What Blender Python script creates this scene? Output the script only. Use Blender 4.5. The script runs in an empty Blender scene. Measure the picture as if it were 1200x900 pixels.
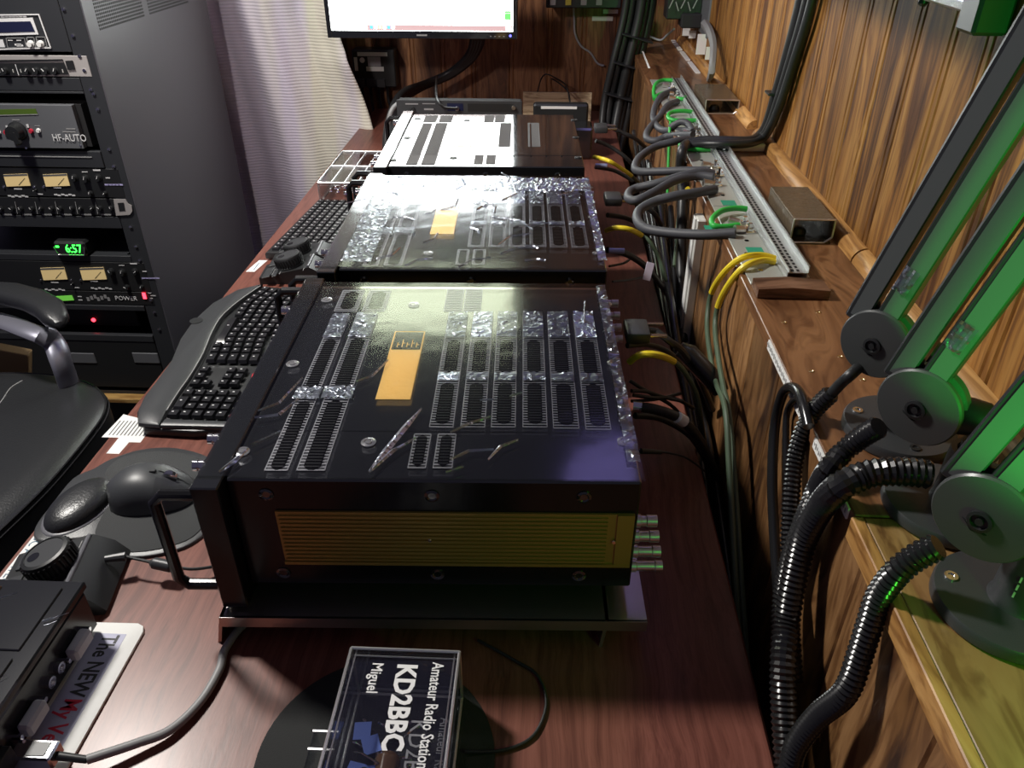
import bpy, bmesh, math, random
from mathutils import Vector, Matrix, Euler
random.seed(7)
PI = math.pi
S = bpy.context.scene
COL = S.collection
# ---------------------------------------------------------------- camera
FPX = 910.0
CAM = Vector((0, 0, 1.49))
_Y = Vector((50, 583, -FPX)).normalized()
_Z = Vector((0, FPX * FPX / 583, FPX)); _Z = (_Z - _Y * _Z.dot(_Y)).normalized()
_X = _Y.cross(_Z)
ROT = Matrix((_X, _Y, _Z))            # camera axes expressed in the room
cd = bpy.data.cameras.new('camera'); cam = bpy.data.objects.new('camera', cd); COL.objects.link(cam)
cam.matrix_world = Matrix.Translation(CAM) @ ROT.to_4x4()
cd.sensor_width = 36; cd.lens = FPX / 1200 * 36; cd.clip_start = 0.02; cd.clip_end = 50
S.camera = cam
# ---------------------------------------------------------------- world and lights
w = bpy.data.worlds.new('world'); S.world = w; w.use_nodes = True
bg = w.node_tree.nodes['Background']; bg.inputs[0].default_value = (.42, .38, .62, 1); bg.inputs[1].default_value = .10
def light(kind, name, loc, energy, color, size=.2, target=None, **k):
    d = bpy.data.lights.new(name, kind); d.energy = energy; d.color = color
    if kind == 'AREA': d.shape = 'DISK'; d.size = size
    else: d.shadow_soft_size = size
    for a, b in k.items(): setattr(d, a, b)
    o = bpy.data.objects.new(name, d); COL.objects.link(o); o.location = loc
    if target is not None:
        o.rotation_euler = (Vector(target) - Vector(loc)).to_track_quat('-Z', 'Y').to_euler()
    return o
light('AREA', 'ceiling_lamp', (-1.30, 1.34, 2.45), 41, (1, .96, .9), .24, (-.1, 1.2, .9))
light('SPOT', 'back_lamp', (-.8, .35, 1.9), 36, (1, .88, .84), .06, (-.35, 3.2, .92), spot_size=math.radians(56), spot_blend=.6)
light('SPOT', 'green_lamp', (.42, .20, 1.14), 13, (.05, 1, .10), .02, (.36, .60, 1.36), spot_size=math.radians(72), spot_blend=.3)
light('SPOT', 'green_lamp', (.42, .16, 1.14), 1.3, (.10, 1, .06), .02, (.36, .42, .93), spot_size=math.radians(95), spot_blend=.7)
light('AREA', 'violet_lamp', (.34, 2.3, 2.35), .8, (.42, .34, 1), .5, (.30, 2.2, 0))
S.view_settings.view_transform = 'Standard'; S.view_settings.look = 'None'
S.view_settings.gamma = 1; S.view_settings.use_curve_mapping = False
S.view_settings.exposure = 0.35
# ---------------------------------------------------------------- helpers
def P(u, v, x=None, y=None, z=None):
    """point of the room on the plane x=, y= or z= seen in direction (u, v)"""
    d = ROT @ Vector((u - 600, 450 - v, -FPX))
    t = (x - CAM.x) / d.x if x is not None else (y - CAM.y) / d.y if y is not None else (z - CAM.z) / d.z
    return CAM + d * t
def lerp(a, b, t): return a + (b - a) * t
def spline(pts, n=6, closed=False):
    pts = [Vector(p) for p in pts]; out = []; N = len(pts)
    for i in range(N if closed else N - 1):
        g = (lambda k: pts[k % N]) if closed else (lambda k: pts[max(0, min(N - 1, k))])
        a, b, c, d = g(i - 1), g(i), g(i + 1), g(i + 2)
        for j in range(n):
            t = j / n
            out.append(.5 * ((2 * b) + (c - a) * t + (2 * a - 5 * b + 4 * c - d) * t * t + (3 * b - a - 3 * c + d) * t ** 3))
    if not closed: out.append(pts[-1])
    return out
class B:
    def __init__(s): s.bm = bmesh.new()
    def box(s, c, d, rot=None, bev=0, seg=1):
        t = bmesh.new(); bmesh.ops.create_cube(t, size=1)
        for v in t.verts: v.co = Vector((v.co.x * d[0], v.co.y * d[1], v.co.z * d[2]))
        if bev: bmesh.ops.bevel(t, geom=t.edges[:], offset=bev, segments=seg, profile=.5, affect='EDGES')
        M = Matrix.Translation(Vector(c)) @ (rot.to_4x4() if rot is not None else Matrix())
        t.transform(M); s._add(t); return s
    def _add(s, t):
        m = {}
        for v in t.verts: m[v] = s.bm.verts.new(v.co)
        for f in t.faces:
            try: s.bm.faces.new([m[v] for v in f.verts])
            except ValueError: pass
        t.free()
    def bx(s, x0, x1, y0, y1, z0, z1, bev=0):
        return s.box(((x0 + x1) / 2, (y0 + y1) / 2, (z0 + z1) / 2), (abs(x1 - x0), abs(y1 - y0), abs(z1 - z0)), bev=bev)
    def prism(s, poly, z0, z1, top=1.0, M=None):
        a = [Vector((p[0], p[1], z0)) for p in poly]; c = sum(a, Vector()) / len(a)
        b = [Vector((lerp(c.x, p[0], top), lerp(c.y, p[1], top), z1)) for p in poly]
        if M is not None: a = [M @ p for p in a]; b = [M @ p for p in b]
        va = [s.bm.verts.new(p) for p in a]; vb = [s.bm.verts.new(p) for p in b]; n = len(a)
        for i in range(n): s.bm.faces.new([va[i], va[(i + 1) % n], vb[(i + 1) % n], vb[i]])
        s.bm.faces.new(va[::-1]); s.bm.faces.new(vb); return s
    def rings(s, rings, cap=True, closed=True):
        R = [[s.bm.verts.new(p) for p in r] for r in rings]; n = len(R[0])
        for i in range(len(R) - 1):
            for j in range(n if closed else n - 1):
                s.bm.faces.new([R[i][j], R[i][(j + 1) % n], R[i + 1][(j + 1) % n], R[i + 1][j]])
        if cap: s.bm.faces.new(R[0][::-1]); s.bm.faces.new(R[-1])
        return s
    def tube(s, pts, r, n=8, ridge=0, pitch=.004, sm=0):
        pts = [Vector(p) for p in pts]
        if sm:
            if isinstance(r, (list, tuple)):
                m_ = len(r); r = [r[min(int(k / sm), m_ - 1)] if k % sm == 0 or int(k / sm) >= m_ - 1 else lerp(r[int(k / sm)], r[int(k / sm) + 1], (k % sm) / sm) for k in range((m_ - 1) * sm + 1)]
            pts = spline(pts, sm)
        if ridge:                                   # corrugated hose: resample, alternate radius
            q = [pts[0]]; acc = 0
            for i in range(1, len(pts)):
                seg = (pts[i] - pts[i - 1]).length
                if seg < 1e-9: continue
                d = pitch / 2 - acc
                while d <= seg: q.append(pts[i - 1].lerp(pts[i], d / seg)); d += pitch / 2
                acc = seg - (d - pitch / 2)
            pts = q
        rs = []; up = None
        for i, p in enumerate(pts):
            t = (pts[min(i + 1, len(pts) - 1)] - pts[max(i - 1, 0)]).normalized()
            if up is None: up = t.orthogonal().normalized()
            up = (up - t * up.dot(t))
            up = up.normalized() if up.length > 1e-6 else t.orthogonal().normalized()
            sd = t.cross(up)
            rr = (r[i] if isinstance(r, (list, tuple)) else r) + (ridge if i % 2 else 0)
            rs.append([p + (up * math.cos(2 * PI * k / n) + sd * math.sin(2 * PI * k / n)) * rr for k in range(n)])
        return s.rings(rs)
    def cyl(s, a, b, r0, r1=None, n=16): 
        a, b = Vector(a), Vector(b); r1 = r0 if r1 is None else r1
        return s.tube([a, b], [r0, r1], n)
    def lathe(s, prof, c=(0, 0, 0), ax=(0, 0, 1), n=24):
        """prof: (radius, distance along axis)"""
        ax = Vector(ax).normalized(); u = ax.orthogonal().normalized(); v = ax.cross(u); c = Vector(c)
        return s.rings([[c + ax * h + (u * math.cos(2 * PI * k / n) + v * math.sin(2 * PI * k / n)) * max(r, 1e-5) for k in range(n)] for r, h in prof])
    def quad(s, a, b, c, d): s.bm.faces.new([s.bm.verts.new(Vector(p)) for p in (a, b, c, d)]); return s
    def out(s, name, m, parent=None, loc=None, sharp=35, rot=None, flat=False):
        me = bpy.data.meshes.new(name)
        bmesh.ops.recalc_face_normals(s.bm, faces=s.bm.faces[:])
        if loc is not None:
            T = Matrix.Translation(Vector(loc)) @ (Euler((0, 0, rot)).to_matrix().to_4x4() if rot else Matrix())
            s.bm.transform(T.inverted())
        s.bm.to_mesh(me); s.bm.free(); me.materials.append(m)
        if not flat:
            me.shade_smooth(); me.set_sharp_from_angle(angle=math.radians(sharp))
        o = bpy.data.objects.new(name, me); COL.objects.link(o)
        if loc is not None: o.location = loc
        if rot: o.rotation_euler[2] = rot
        if parent is not None: o.parent = parent
        return o
def tag(o, label, cat, group=None):
    o['label'] = label; o['category'] = cat
    if group: o['group'] = group
    return o
def thing(name, label, cat, loc=(0, 0, 0), rz=0, group=None):
    o = bpy.data.objects.new(name, None); COL.objects.link(o); o.location = loc; o.rotation_euler = (0, 0, rz)
    o.empty_display_size = .05
    return tag(o, label, cat, group)
def struct(o): o['kind'] = 'structure'; return o
def stuff(o): o['kind'] = 'stuff'; return o
def dup(o, parent=None, loc=None):
    c = o.copy(); COL.objects.link(c)
    if parent is not None: c.parent = parent
    if loc is not None: c.location = loc
    for ch in [k for k in o.children]: dup(ch, c)
    return c
def text(body, m, parent, size, M, name='lettering', ext=.0002, align='LEFT', xs=1.0, bold=0):
    cu = bpy.data.curves.new('t', 'FONT'); cu.body = body; cu.size = size; cu.extrude = ext; cu.align_x = align; cu.resolution_u = 2; cu.offset = bold
    t = bpy.data.objects.new('t', cu); COL.objects.link(t)
    bpy.context.view_layer.update()
    me = bpy.data.meshes.new_from_object(t.evaluated_get(bpy.context.evaluated_depsgraph_get()))
    bpy.data.objects.remove(t); bpy.data.curves.remove(cu)
    if xs != 1: me.transform(Matrix.Diagonal((xs, 1, 1, 1)))
    me.transform(M); me.materials.clear(); me.materials.append(m); me.name = name
    o = bpy.data.objects.new(name, me); COL.objects.link(o)
    if parent is not None: o.parent = parent
    return o
def basis(o, x, y):
    x = Vector(x).normalized(); y = Vector(y); y = (y - x * y.dot(x)).normalized(); z = x.cross(y)
    M = Matrix((x, y, z)).transposed().to_4x4(); M.translation = Vector(o); return M
# ---------------------------------------------------------------- materials
MATS = {}
def mk(name, col, rough=.5, metal=0, spec=.5, emit=0, coat=0, trans=0, bump=None, alpha=1, sheen=0, coatr=.05):
    m = bpy.data.materials.new(name); m.use_nodes = True; MATS[name] = m
    b = m.node_tree.nodes['Principled BSDF']; i = b.inputs
    i['Base Color'].default_value = (*col, 1); i['Roughness'].default_value = rough; i['Metallic'].default_value = metal
    i['Specular IOR Level'].default_value = spec; i['Coat Weight'].default_value = coat; i['Coat Roughness'].default_value = coatr
    i['Transmission Weight'].default_value = trans; i['Sheen Weight'].default_value = sheen
    if emit: i['Emission Color'].default_value = (*col, 1); i['Emission Strength'].default_value = emit
    if bump:
        nt = m.node_tree; n = nt.nodes.new('ShaderNodeTexNoise'); n.inputs['Scale'].default_value = bump[0]; n.inputs['Detail'].default_value = 4
        tc = nt.nodes.new('ShaderNodeTexCoord'); mp = nt.nodes.new('ShaderNodeMapping')
        if len(bump) > 2: mp.inputs['Scale'].default_value = bump[2]
        nt.links.new(tc.outputs['Object'], mp.inputs[0]); nt.links.new(mp.outputs[0], n.inputs['Vector'])
        bp = nt.nodes.new('ShaderNodeBump'); bp.inputs['Strength'].default_value = bump[1]; bp.inputs['Distance'].default_value = .002
        nt.links.new(n.outputs['Fac'], bp.inputs['Height']); nt.links.new(bp.outputs[0], i['Normal'])
    return m
def wood(name, c0, c1, c2, sc=(28, 28, 1.4), rough=.42, coat=.25, knots=True, bump=.3, varv=.25, coatr=.15, streak=(.42, .33, .27)):
    m = bpy.data.materials.new(name); m.use_nodes = True; MATS[name] = m; nt = m.node_tree; L = nt.links
    N = lambda t: nt.nodes.new(t)
    b = nt.nodes['Principled BSDF']; b.inputs['Roughness'].default_value = rough; b.inputs['Coat Weight'].default_value = coat; b.inputs['Coat Roughness'].default_value = coatr
    tc = N('ShaderNodeTexCoord'); oi = N('ShaderNodeObjectInfo')
    ad = N('ShaderNodeVectorMath'); ad.operation = 'MULTIPLY_ADD'
    cmb = N('ShaderNodeCombineXYZ')
    for k in range(3): L.new(oi.outputs['Random'], cmb.inputs[k])
    ad.inputs[1].default_value = (37, 61, 17); L.new(cmb.outputs[0], ad.inputs[0]); L.new(tc.outputs['Object'], ad.inputs[2])
    # knots bend the grain
    n0 = N('ShaderNodeTexNoise'); mp0 = N('ShaderNodeMapping'); mp0.inputs['Scale'].default_value = [min(x, 7) for x in sc]
    L.new(ad.outputs[0], mp0.inputs[0]); L.new(mp0.outputs[0], n0.inputs['Vector']); n0.inputs['Scale'].default_value = 1.3; n0.inputs['Detail'].default_value = 2
    mp = N('ShaderNodeMapping'); mp.inputs['Scale'].default_value = sc; L.new(ad.outputs[0], mp.inputs[0])
    mx = N('ShaderNodeVectorMath'); mx.operation = 'MULTIPLY_ADD'; mx.inputs[1].default_value = (3.2, 3.2, .3)
    L.new(n0.outputs['Color'], mx.inputs[0]); L.new(mp.outputs[0], mx.inputs[2])
    n1 = N('ShaderNodeTexNoise'); n1.inputs['Scale'].default_value = 1; n1.inputs['Detail'].default_value = 5; n1.inputs['Roughness'].default_value = .6; L.new(mx.outputs[0], n1.inputs['Vector'])
    n2 = N('ShaderNodeTexNoise'); n2.inputs['Scale'].default_value = 5; n2.inputs['Detail'].default_value = 3; L.new(mx.outputs[0], n2.inputs['Vector'])
    r = N('ShaderNodeValToRGB'); e = r.color_ramp.elements
    e[0].position = .36; e[0].color = (*c2, 1); e[1].position = .68; e[1].color = (*c0, 1); q = e.new(.5); q.color = (*c1, 1)
    L.new(n1.outputs['Fac'], r.inputs[0])
    r2 = N('ShaderNodeValToRGB'); r2.color_ramp.elements[0].position = .37; r2.color_ramp.elements[0].color = (*streak, 1); r2.color_ramp.elements[1].position = .55; r2.color_ramp.elements[1].color = (1, 1, 1, 1)
    L.new(n2.outputs['Fac'], r2.inputs[0])
    mu = N('ShaderNodeMixRGB'); mu.blend_type = 'MULTIPLY'; mu.inputs[0].default_value = .7; L.new(r.outputs[0], mu.inputs[1]); L.new(r2.outputs[0], mu.inputs[2])
    last = mu.outputs[0]
    if knots:
        vo = N('ShaderNodeTexVoronoi'); mp2 = N('ShaderNodeMapping'); mp2.inputs['Scale'].default_value = [x / max(sc) * 9 if x > 5 else 3.2 for x in sc]
        L.new(ad.outputs[0], mp2.inputs[0]); L.new(mp2.outputs[0], vo.inputs['Vector']); vo.inputs['Scale'].default_value = 1
        r3 = N('ShaderNodeValToRGB'); r3.color_ramp.elements[0].position = .03; r3.color_ramp.elements[0].color = (.16, .08, .04, 1); r3.color_ramp.elements[1].position = .13; r3.color_ramp.elements[1].color = (1, 1, 1, 1)
        L.new(vo.outputs['Distance'], r3.inputs[0])
        mk2 = N('ShaderNodeMixRGB'); mk2.blend_type = 'MULTIPLY'; mk2.inputs[0].default_value = .85; L.new(last, mk2.inputs[1]); L.new(r3.outputs[0], mk2.inputs[2]); last = mk2.outputs[0]
    hs = N('ShaderNodeHueSaturation'); L.new(last, hs.inputs['Color'])
    mr = N('ShaderNodeMapRange'); mr.inputs[3].default_value = 1 - varv; mr.inputs[4].default_value = 1 + varv; L.new(oi.outputs['Random'], mr.inputs[0]); L.new(mr.outputs[0], hs.inputs['Value'])
    L.new(hs.outputs[0], b.inputs['Base Color'])
    bp = N('ShaderNodeBump'); bp.inputs['Strength'].default_value = bump; bp.inputs['Distance'].default_value = .001
    L.new(n1.outputs['Fac'], bp.inputs['Height']); L.new(bp.outputs[0], b.inputs['Normal'])
    return m
pine = wood('golden_pine', (.40, .21, .060), (.28, .125, .028), (.085, .03, .008), bump=.5, coat=0, rough=.6)
pine.node_tree.nodes['Principled BSDF'].inputs['Specular IOR Level'].default_value = .25
pine_dark = wood('brown_pine', (.36, .17, .075), (.26, .11, .045), (.10, .035, .015), coat=.15, rough=.5)
pine_rough = wood('knotty_pine', (.34, .18, .075), (.20, .095, .033), (.04, .015, .006), sc=(22, 22, 2.2), rough=.5)
ledge_w = wood('stained_ledge_wood', (.30, .15, .065), (.22, .10, .042), (.12, .05, .02), sc=(18, 2.0, 18), knots=False, coat=.3)
ledge_n = wood('light_ledge_wood', (.42, .26, .10), (.36, .2, .07), (.2, .1, .035), sc=(18, 2.0, 18), knots=False, coat=.3)
mould_w = wood('moulding_wood', (.58, .33, .12), (.45, .23, .07), (.28, .13, .04), sc=(28, 1.4, 28), knots=False)
cherry = wood('cherry_laminate', (.215, .080, .058), (.180, .065, .047), (.125, .043, .031), streak=(.8, .76, .74), sc=(110, 5, 110), knots=False, rough=.36, coat=.12, bump=.12, varv=0, coatr=.22)
dark_walnut = wood('walnut_block', (.24, .13, .08), (.17, .085, .05), (.07, .03, .018), sc=(3, 40, 40), knots=False, varv=0)
yellow_w = wood('yellow_board', (.62, .40, .14), (.55, .34, .11), (.42, .24, .08), sc=(2, 30, 30), knots=False, varv=0)
ply = wood('plywood', (.62, .50, .33), (.55, .43, .27), (.42, .32, .2), sc=(3, 30, 30), knots=False, varv=0, coat=0)
gloss = mk('glossy_black', (.012, .013, .014), .11, spec=.9, coat=1, coatr=.06)
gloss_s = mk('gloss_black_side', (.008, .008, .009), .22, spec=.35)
plas = mk('black_plastic', (.016, .017, .018), .42)
plas2 = mk('charcoal_plastic', (.04, .042, .045), .38, bump=(900, .12))
matte = mk('matte_black', (.012, .012, .013), .7)
void = mk('opening_black', (.002, .002, .002), .95, spec=.05)
silver = mk('brushed_aluminium', (.72, .70, .69), .3, 1, bump=(60, .1, (1, 40, 40)))
chrome = mk('chrome', (.8, .8, .82), .12, 1)
galv = mk('galvanised_steel', (.62, .64, .64), .34, .9, bump=(420, 1.0))
panel_al = mk('painted_silver', (.38, .36, .35), .45, .1)
zinc = mk('zinc_strip', (.46, .48, .44), .4, .4, bump=(300, .3))
goldm = mk('gold_plate', (.40, .27, .075), .42, .55)
badge_m = mk('gold_badge', (.85, .55, .16), .42, .35, bump=(120, .4))
brass = mk('brass', (.85, .72, .45), .25, 1)
rub = mk('black_rubber', (.014, .014, .015), .22)
cabg = mk('grey_cable', (.055, .057, .066), .55)
cabg2 = mk('light_grey_cable', (.27, .27, .27), .45)
green_c = mk('green_wire', (.03, .42, .06), .4)
yell = mk('yellow_sleeve', (.80, .62, .03), .4)
olive = mk('grey_green_wire', (.07, .105, .065), .42)
white = mk('white_paper', (.78, .78, .76), .6)
offw = mk('white_plastic', (.70, .70, .66), .4)
ink = mk('black_ink', (.02, .02, .022), .6)
inkb = mk('blue_ink', (.05, .13, .2), .6)
inkr = mk('red_ink', (.55, .02, .05), .6)
wmark = mk('white_print', (.75, .75, .75), .5)
gmark = mk('grey_print', (.3, .3, .3), .5)
leather = mk('black_leather', (.02, .021, .023), .33, bump=(260, .25))
MATS['cherry_laminate'].node_tree.nodes['Principled BSDF'].inputs['Specular IOR Level'].default_value = .3
felt = mk('black_felt', (.018, .019, .019), .9, bump=(700, .4))
felt2 = mk('charcoal_fabric', (.035, .037, .038), .85, bump=(900, .4))
floor_m = mk('dark_carpet', (.02, .018, .02), .95, bump=(300, .5))
rackm = mk('rack_black', (.028, .03, .034), .45)
racks = mk('rack_side_grey', (.095, .092, .108), .42, bump=(700, .1))
hfg = mk('grey_panel', (.12, .125, .135), .45)
metr = mk('meter_face', (.80, .60, .28), .5, emit=.18)
lcdg = mk('green_lcd', (.12, .42, .05), .4, emit=.6)
lcdd = mk('dim_lcd', (.08, .14, .02), .3)
lcdb = mk('dark_blue_lcd', (.015, .018, .05), .2)
ledg = mk('green_digits', (.03, 1, .05), .5, emit=5)
ledr = mk('red_lamp', (1, .03, .05), .5, emit=5)
ledb = mk('blue_lamp', (.1, .1, 1), .5, emit=3)
scrw = mk('screen_white', (.95, 1, .98), .5, emit=9)
scrg = mk('screen_grey', (.6, .62, .6), .5, emit=.75)
scrt = mk('screen_taskbar', (.50, .34, .35), .5, emit=.7)
scrgr = mk('screen_green', (.1, .9, .1), .5, emit=1.5)
scrbl = mk('screen_blue', (.1, .45, .8), .5, emit=1.2)
scry = mk('screen_map', (.80, .88, .62), .5, emit=5)
pic = mk('lit_tablet', (.72, .76, 1.0), .5, emit=1.1)
bluep = mk('blue_label', (.16, .28, .9), .5)
ridm = mk('riser_metal', (.62, .58, .56), .28, .95, bump=(60, .1, (1, 40, 40)))
ringm = mk('screw_metal', (.5, .5, .52), .22, .7)
brownp = mk('amber_resin', (.12, .06, .025), .15, coat=.6)
card_m = mk('cardboard', (.32, .21, .1), .8)
greyp = mk('light_grey_plastic', (.42, .42, .46), .5)
tealp = mk('teal_sticker', (.02, .28, .17), .5)
redp = mk('red_sticker', (.5, .05, .03), .5)
traym = mk('smoked_cover', (.10, .075, .05), .25, bump=(40, .5))
knee_dark = matte
def clear(name, col=(.9, .92, .95), base=.05, rough=.03, wr=0, scale=60, tint=(1, 1, 1), mask=False, gl=1.0):
    """clear plastic: a fresnel mix of see-through and gloss, optionally crinkled"""
    m = bpy.data.materials.new(name); m.use_nodes = True; nt = m.node_tree; nt.nodes.clear(); L = nt.links; N = lambda t: nt.nodes.new(t)
    o = N('ShaderNodeOutputMaterial'); mx = N('ShaderNodeMixShader'); t = N('ShaderNodeBsdfTransparent'); g = N('ShaderNodeBsdfGlossy')
    t.inputs[0].default_value = (*tint, 1); g.inputs[0].default_value = (*col, 1); g.inputs['Roughness'].default_value = rough
    fr = N('ShaderNodeFresnel'); fr.inputs[0].default_value = 1.5
    ma = N('ShaderNodeMath'); ma.operation = 'MULTIPLY_ADD'; ma.inputs[1].default_value = gl; ma.inputs[2].default_value = base
    L.new(fr.outputs[0], ma.inputs[0]); L.new(ma.outputs[0], mx.inputs[0]); L.new(t.outputs[0], mx.inputs[1]); L.new(g.outputs[0], mx.inputs[2]); L.new(mx.outputs[0], o.inputs[0])
    if wr:
        tc = N('ShaderNodeTexCoord'); mu = N('ShaderNodeTexNoise'); mu.noise_type = 'RIDGED_MULTIFRACTAL' ; mu.inputs['Scale'].default_value = scale; mu.inputs['Detail'].default_value = 3 if not mask else 0; mu.inputs['Distortion'].default_value = 1.2
        L.new(tc.outputs['Object'], mu.inputs['Vector'])
        bp = N('ShaderNodeBump'); bp.inputs['Strength'].default_value = wr; bp.inputs['Distance'].default_value = .004
        h = mu.outputs[0]
        if mask:
            n = N('ShaderNodeTexNoise'); n.inputs['Scale'].default_value = 7; n.inputs['Detail'].default_value = 2; L.new(tc.outputs['Object'], n.inputs['Vector'])
            r = N('ShaderNodeValToRGB'); r.color_ramp.elements[0].position = .48; r.color_ramp.elements[1].position = .66; L.new(n.outputs['Fac'], r.inputs[0])
            mm = N('ShaderNodeMath'); mm.operation = 'MULTIPLY'; L.new(h, mm.inputs[0]); L.new(r.outputs[0], mm.inputs[1]); h = mm.outputs[0]
        L.new(h, bp.inputs['Height']); L.new(bp.outputs[0], g.inputs['Normal']); L.new(bp.outputs[0], fr.inputs['Normal'])
    return m
acryl = clear('clear_acrylic', base=.03, gl=.8)
acryl_edge = clear('acrylic_edge', base=.75, rough=.4, gl=1, tint=(.9, .92, .95), col=(1, 1, 1))
film = clear('protective_film', base=.015, rough=.14, wr=.2, scale=12, mask=True, gl=.7)
film2 = clear('crinkled_film', base=.30, rough=.28, wr=1.0, scale=70, gl=1, tint=(.8, .8, .82), col=(.8, .85, .95))
# ================================================================ THE SETTING
XW = .505; YB = 3.25; ZL = .99; ZD = .75; XK = .30
struct(B().bx(-2.6, .52, -.6, 3.3, -.05, 0).out('floor', floor_m, loc=(-1, 1, 0)))
# right wall of vertical tongue-and-groove boards
wr = struct(bpy.data.objects.new('wall_right', None)); COL.objects.link(wr); wr.location = (XW, 1.5, 0)
y = -.1; k = 0
while y < YB:
    wd = random.choice([.092, .118, .14, .105]); y1 = min(y + wd, YB)
    b = B()
    prof = [(XW + .016, y), (XW + .003, y), (XW, y + .003), (XW, y + .012), (XW + .0025, y + .015), (XW, y + .018), (XW, y1 - .004), (XW + .003, y1 - .0005), (XW + .016, y1 - .0005)]
    b.rings([[Vector((px, py, z)) for px, py in prof] for z in (.99, 2.1)])
    o = b.out('plank', pine, loc=(XW, y, 0)); o.parent = wr; o.matrix_parent_inverse = Matrix.Translation(wr.location).inverted()
    y = y1
o = B().bx(XW + .016, XW + .03, -.1, YB, .97, 2.1).out('backing', matte, loc=(XW, 1, .97)); o.parent = wr; o.matrix_parent_inverse = Matrix.Translation(wr.location).inverted()
# back wall
wb = struct(bpy.data.objects.new('wall_back', None)); COL.objects.link(wb); wb.location = (0, YB, 0)
x = -1.75
while x < XW:
    wd = random.choice([.10, .13, .15, .12]); x1 = min(x + wd, XW)
    prof = [(x, YB + .016), (x, YB + .003), (x + .003, YB), (x + .012, YB), (x + .015, YB + .003), (x + .018, YB), (x1 - .004, YB), (x1 - .0005, YB + .003), (x1 - .0005, YB + .016)]
    o = B().rings([[Vector((px, py, z)) for px, py in prof] for z in (0, 2.1)]).out('plank', pine_dark, loc=(x, YB, 0)); o.parent = wb; o.matrix_parent_inverse = Matrix.Translation(wb.location).inverted()
    x = x1
o = B().bx(-1.75, XW + .03, YB + .016, YB + .03, 0, 2.1).out('backing', matte, loc=(0, YB, 0)); o.parent = wb; o.matrix_parent_inverse = Matrix.Translation(wb.location).inverted()
# knee wall under the ledge
wk = struct(bpy.data.objects.new('wall_knee', None)); COL.objects.link(wk); wk.location = (XK, 1.5, 0)
y = -.05
while y < YB:
    wd = random.choice([.10, .14, .17, .12]); y1 = min(y + wd, YB - .001)
    if y1 - y < .01: break
    prof = [(XK + .018, y), (XK + .003, y), (XK, y + .003), (XK, y1 - .003), (XK + .003, y1 - .0005), (XK + .018, y1 - .0005)]
    o = B().rings([[Vector((px, py, z)) for px, py in prof] for z in (0, ZL - .02)]).out('plank', pine_rough, loc=(XK, y, 0)); o.parent = wk; o.matrix_parent_inverse = Matrix.Translation(wk.location).inverted()
    y = y1
struct(B().bx(XK - .002, XW, .565, YB, ZL - .02, ZL, bev=.0012).out('trim_ledge', ledge_w, loc=(XK, .565, ZL)))
struct(B().bx(XK + .006, XW, -.05, .5635, ZL - .02, ZL - .001, bev=.0012).out('trim_ledge_near', ledge_n, loc=(XK, .5, ZL)))
struct(B().bx(XK - .006, XK + .0055, -.05, .5635, ZL - .026, ZL, bev=.0012).out('trim_ledge_edge', mould_w, loc=(XK, .5, ZL)))
# quarter-round moulding where ledge and wall meet
for n, (ya, yb) in enumerate([(1.96, YB), (1.165, 1.90), (-.05, 1.16)]):
    q = [(XW, ZL)] + [(XW - .022 * math.cos(a), ZL + .022 * math.sin(a)) for a in [i * PI / 12 for i in range(7)]]
    struct(B().rings([[Vector((a, yy, c)) for a, c in q] for yy in (ya, yb)]).out('trim_%d' % (n + 1), mould_w, loc=(XW, ya, ZL)))
# screws sunk in the ledge
for u, v in [(919, 378), (959, 366), (951, 435), (1011, 445), (985, 418)]:
    p = P(u, v, z=ZL)
    s_ = B().lathe([(.0035, 0), (.0035, .0006), (.0018, .0008), (.0012, .0002)], p, n=12).out('screw', brass, loc=p)
    tag(s_, 'small brass wood screw sunk in the brown ledge between the rail and the arms', 'screw', 'wood screws in the ledge')
struct(B().bx(XW - .30, XW, .97, 1.80, 1.50, 1.52, bev=.002).out('trim_shelf', ledge_w, loc=(XW, 1.3, 1.5)))  # unseen board added to cast the dark band across the wall's top
# ================================================================ DESK
dk = thing('desk', 'long cherry-wood laminate desk running along the panelled wall', 'desk', (-.22, 1.7, 0))
def loc_(o, par):      # world-built mesh under a thing
    o.parent = par; o.matrix_parent_inverse = (Matrix.Translation(par.location) @ Euler(par.rotation_euler).to_matrix().to_4x4()).inverted(); return o
loc_(B().bx(-.69, .243, .1, 3.15, ZD - .028, ZD, bev=.003).out('desktop', cherry, loc=(-.2, 1.6, ZD)), dk)
loc_(B().bx(-.60, -.04, 3.05, 3.07, 0, ZD - .028).out('side_panel', cherry, loc=(-.3, 3.06, .4)), dk)
loc_(B().bx(-.60, .20, .14, .16, 0, ZD - .028).out('side_panel', cherry, loc=(-.3, .15, .4)), dk)
loc_(B().bx(.18, .20, .16, 3.05, .3, ZD - .028).out('back_panel', cherry, loc=(.19, 1.6, .4)), dk)
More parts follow.
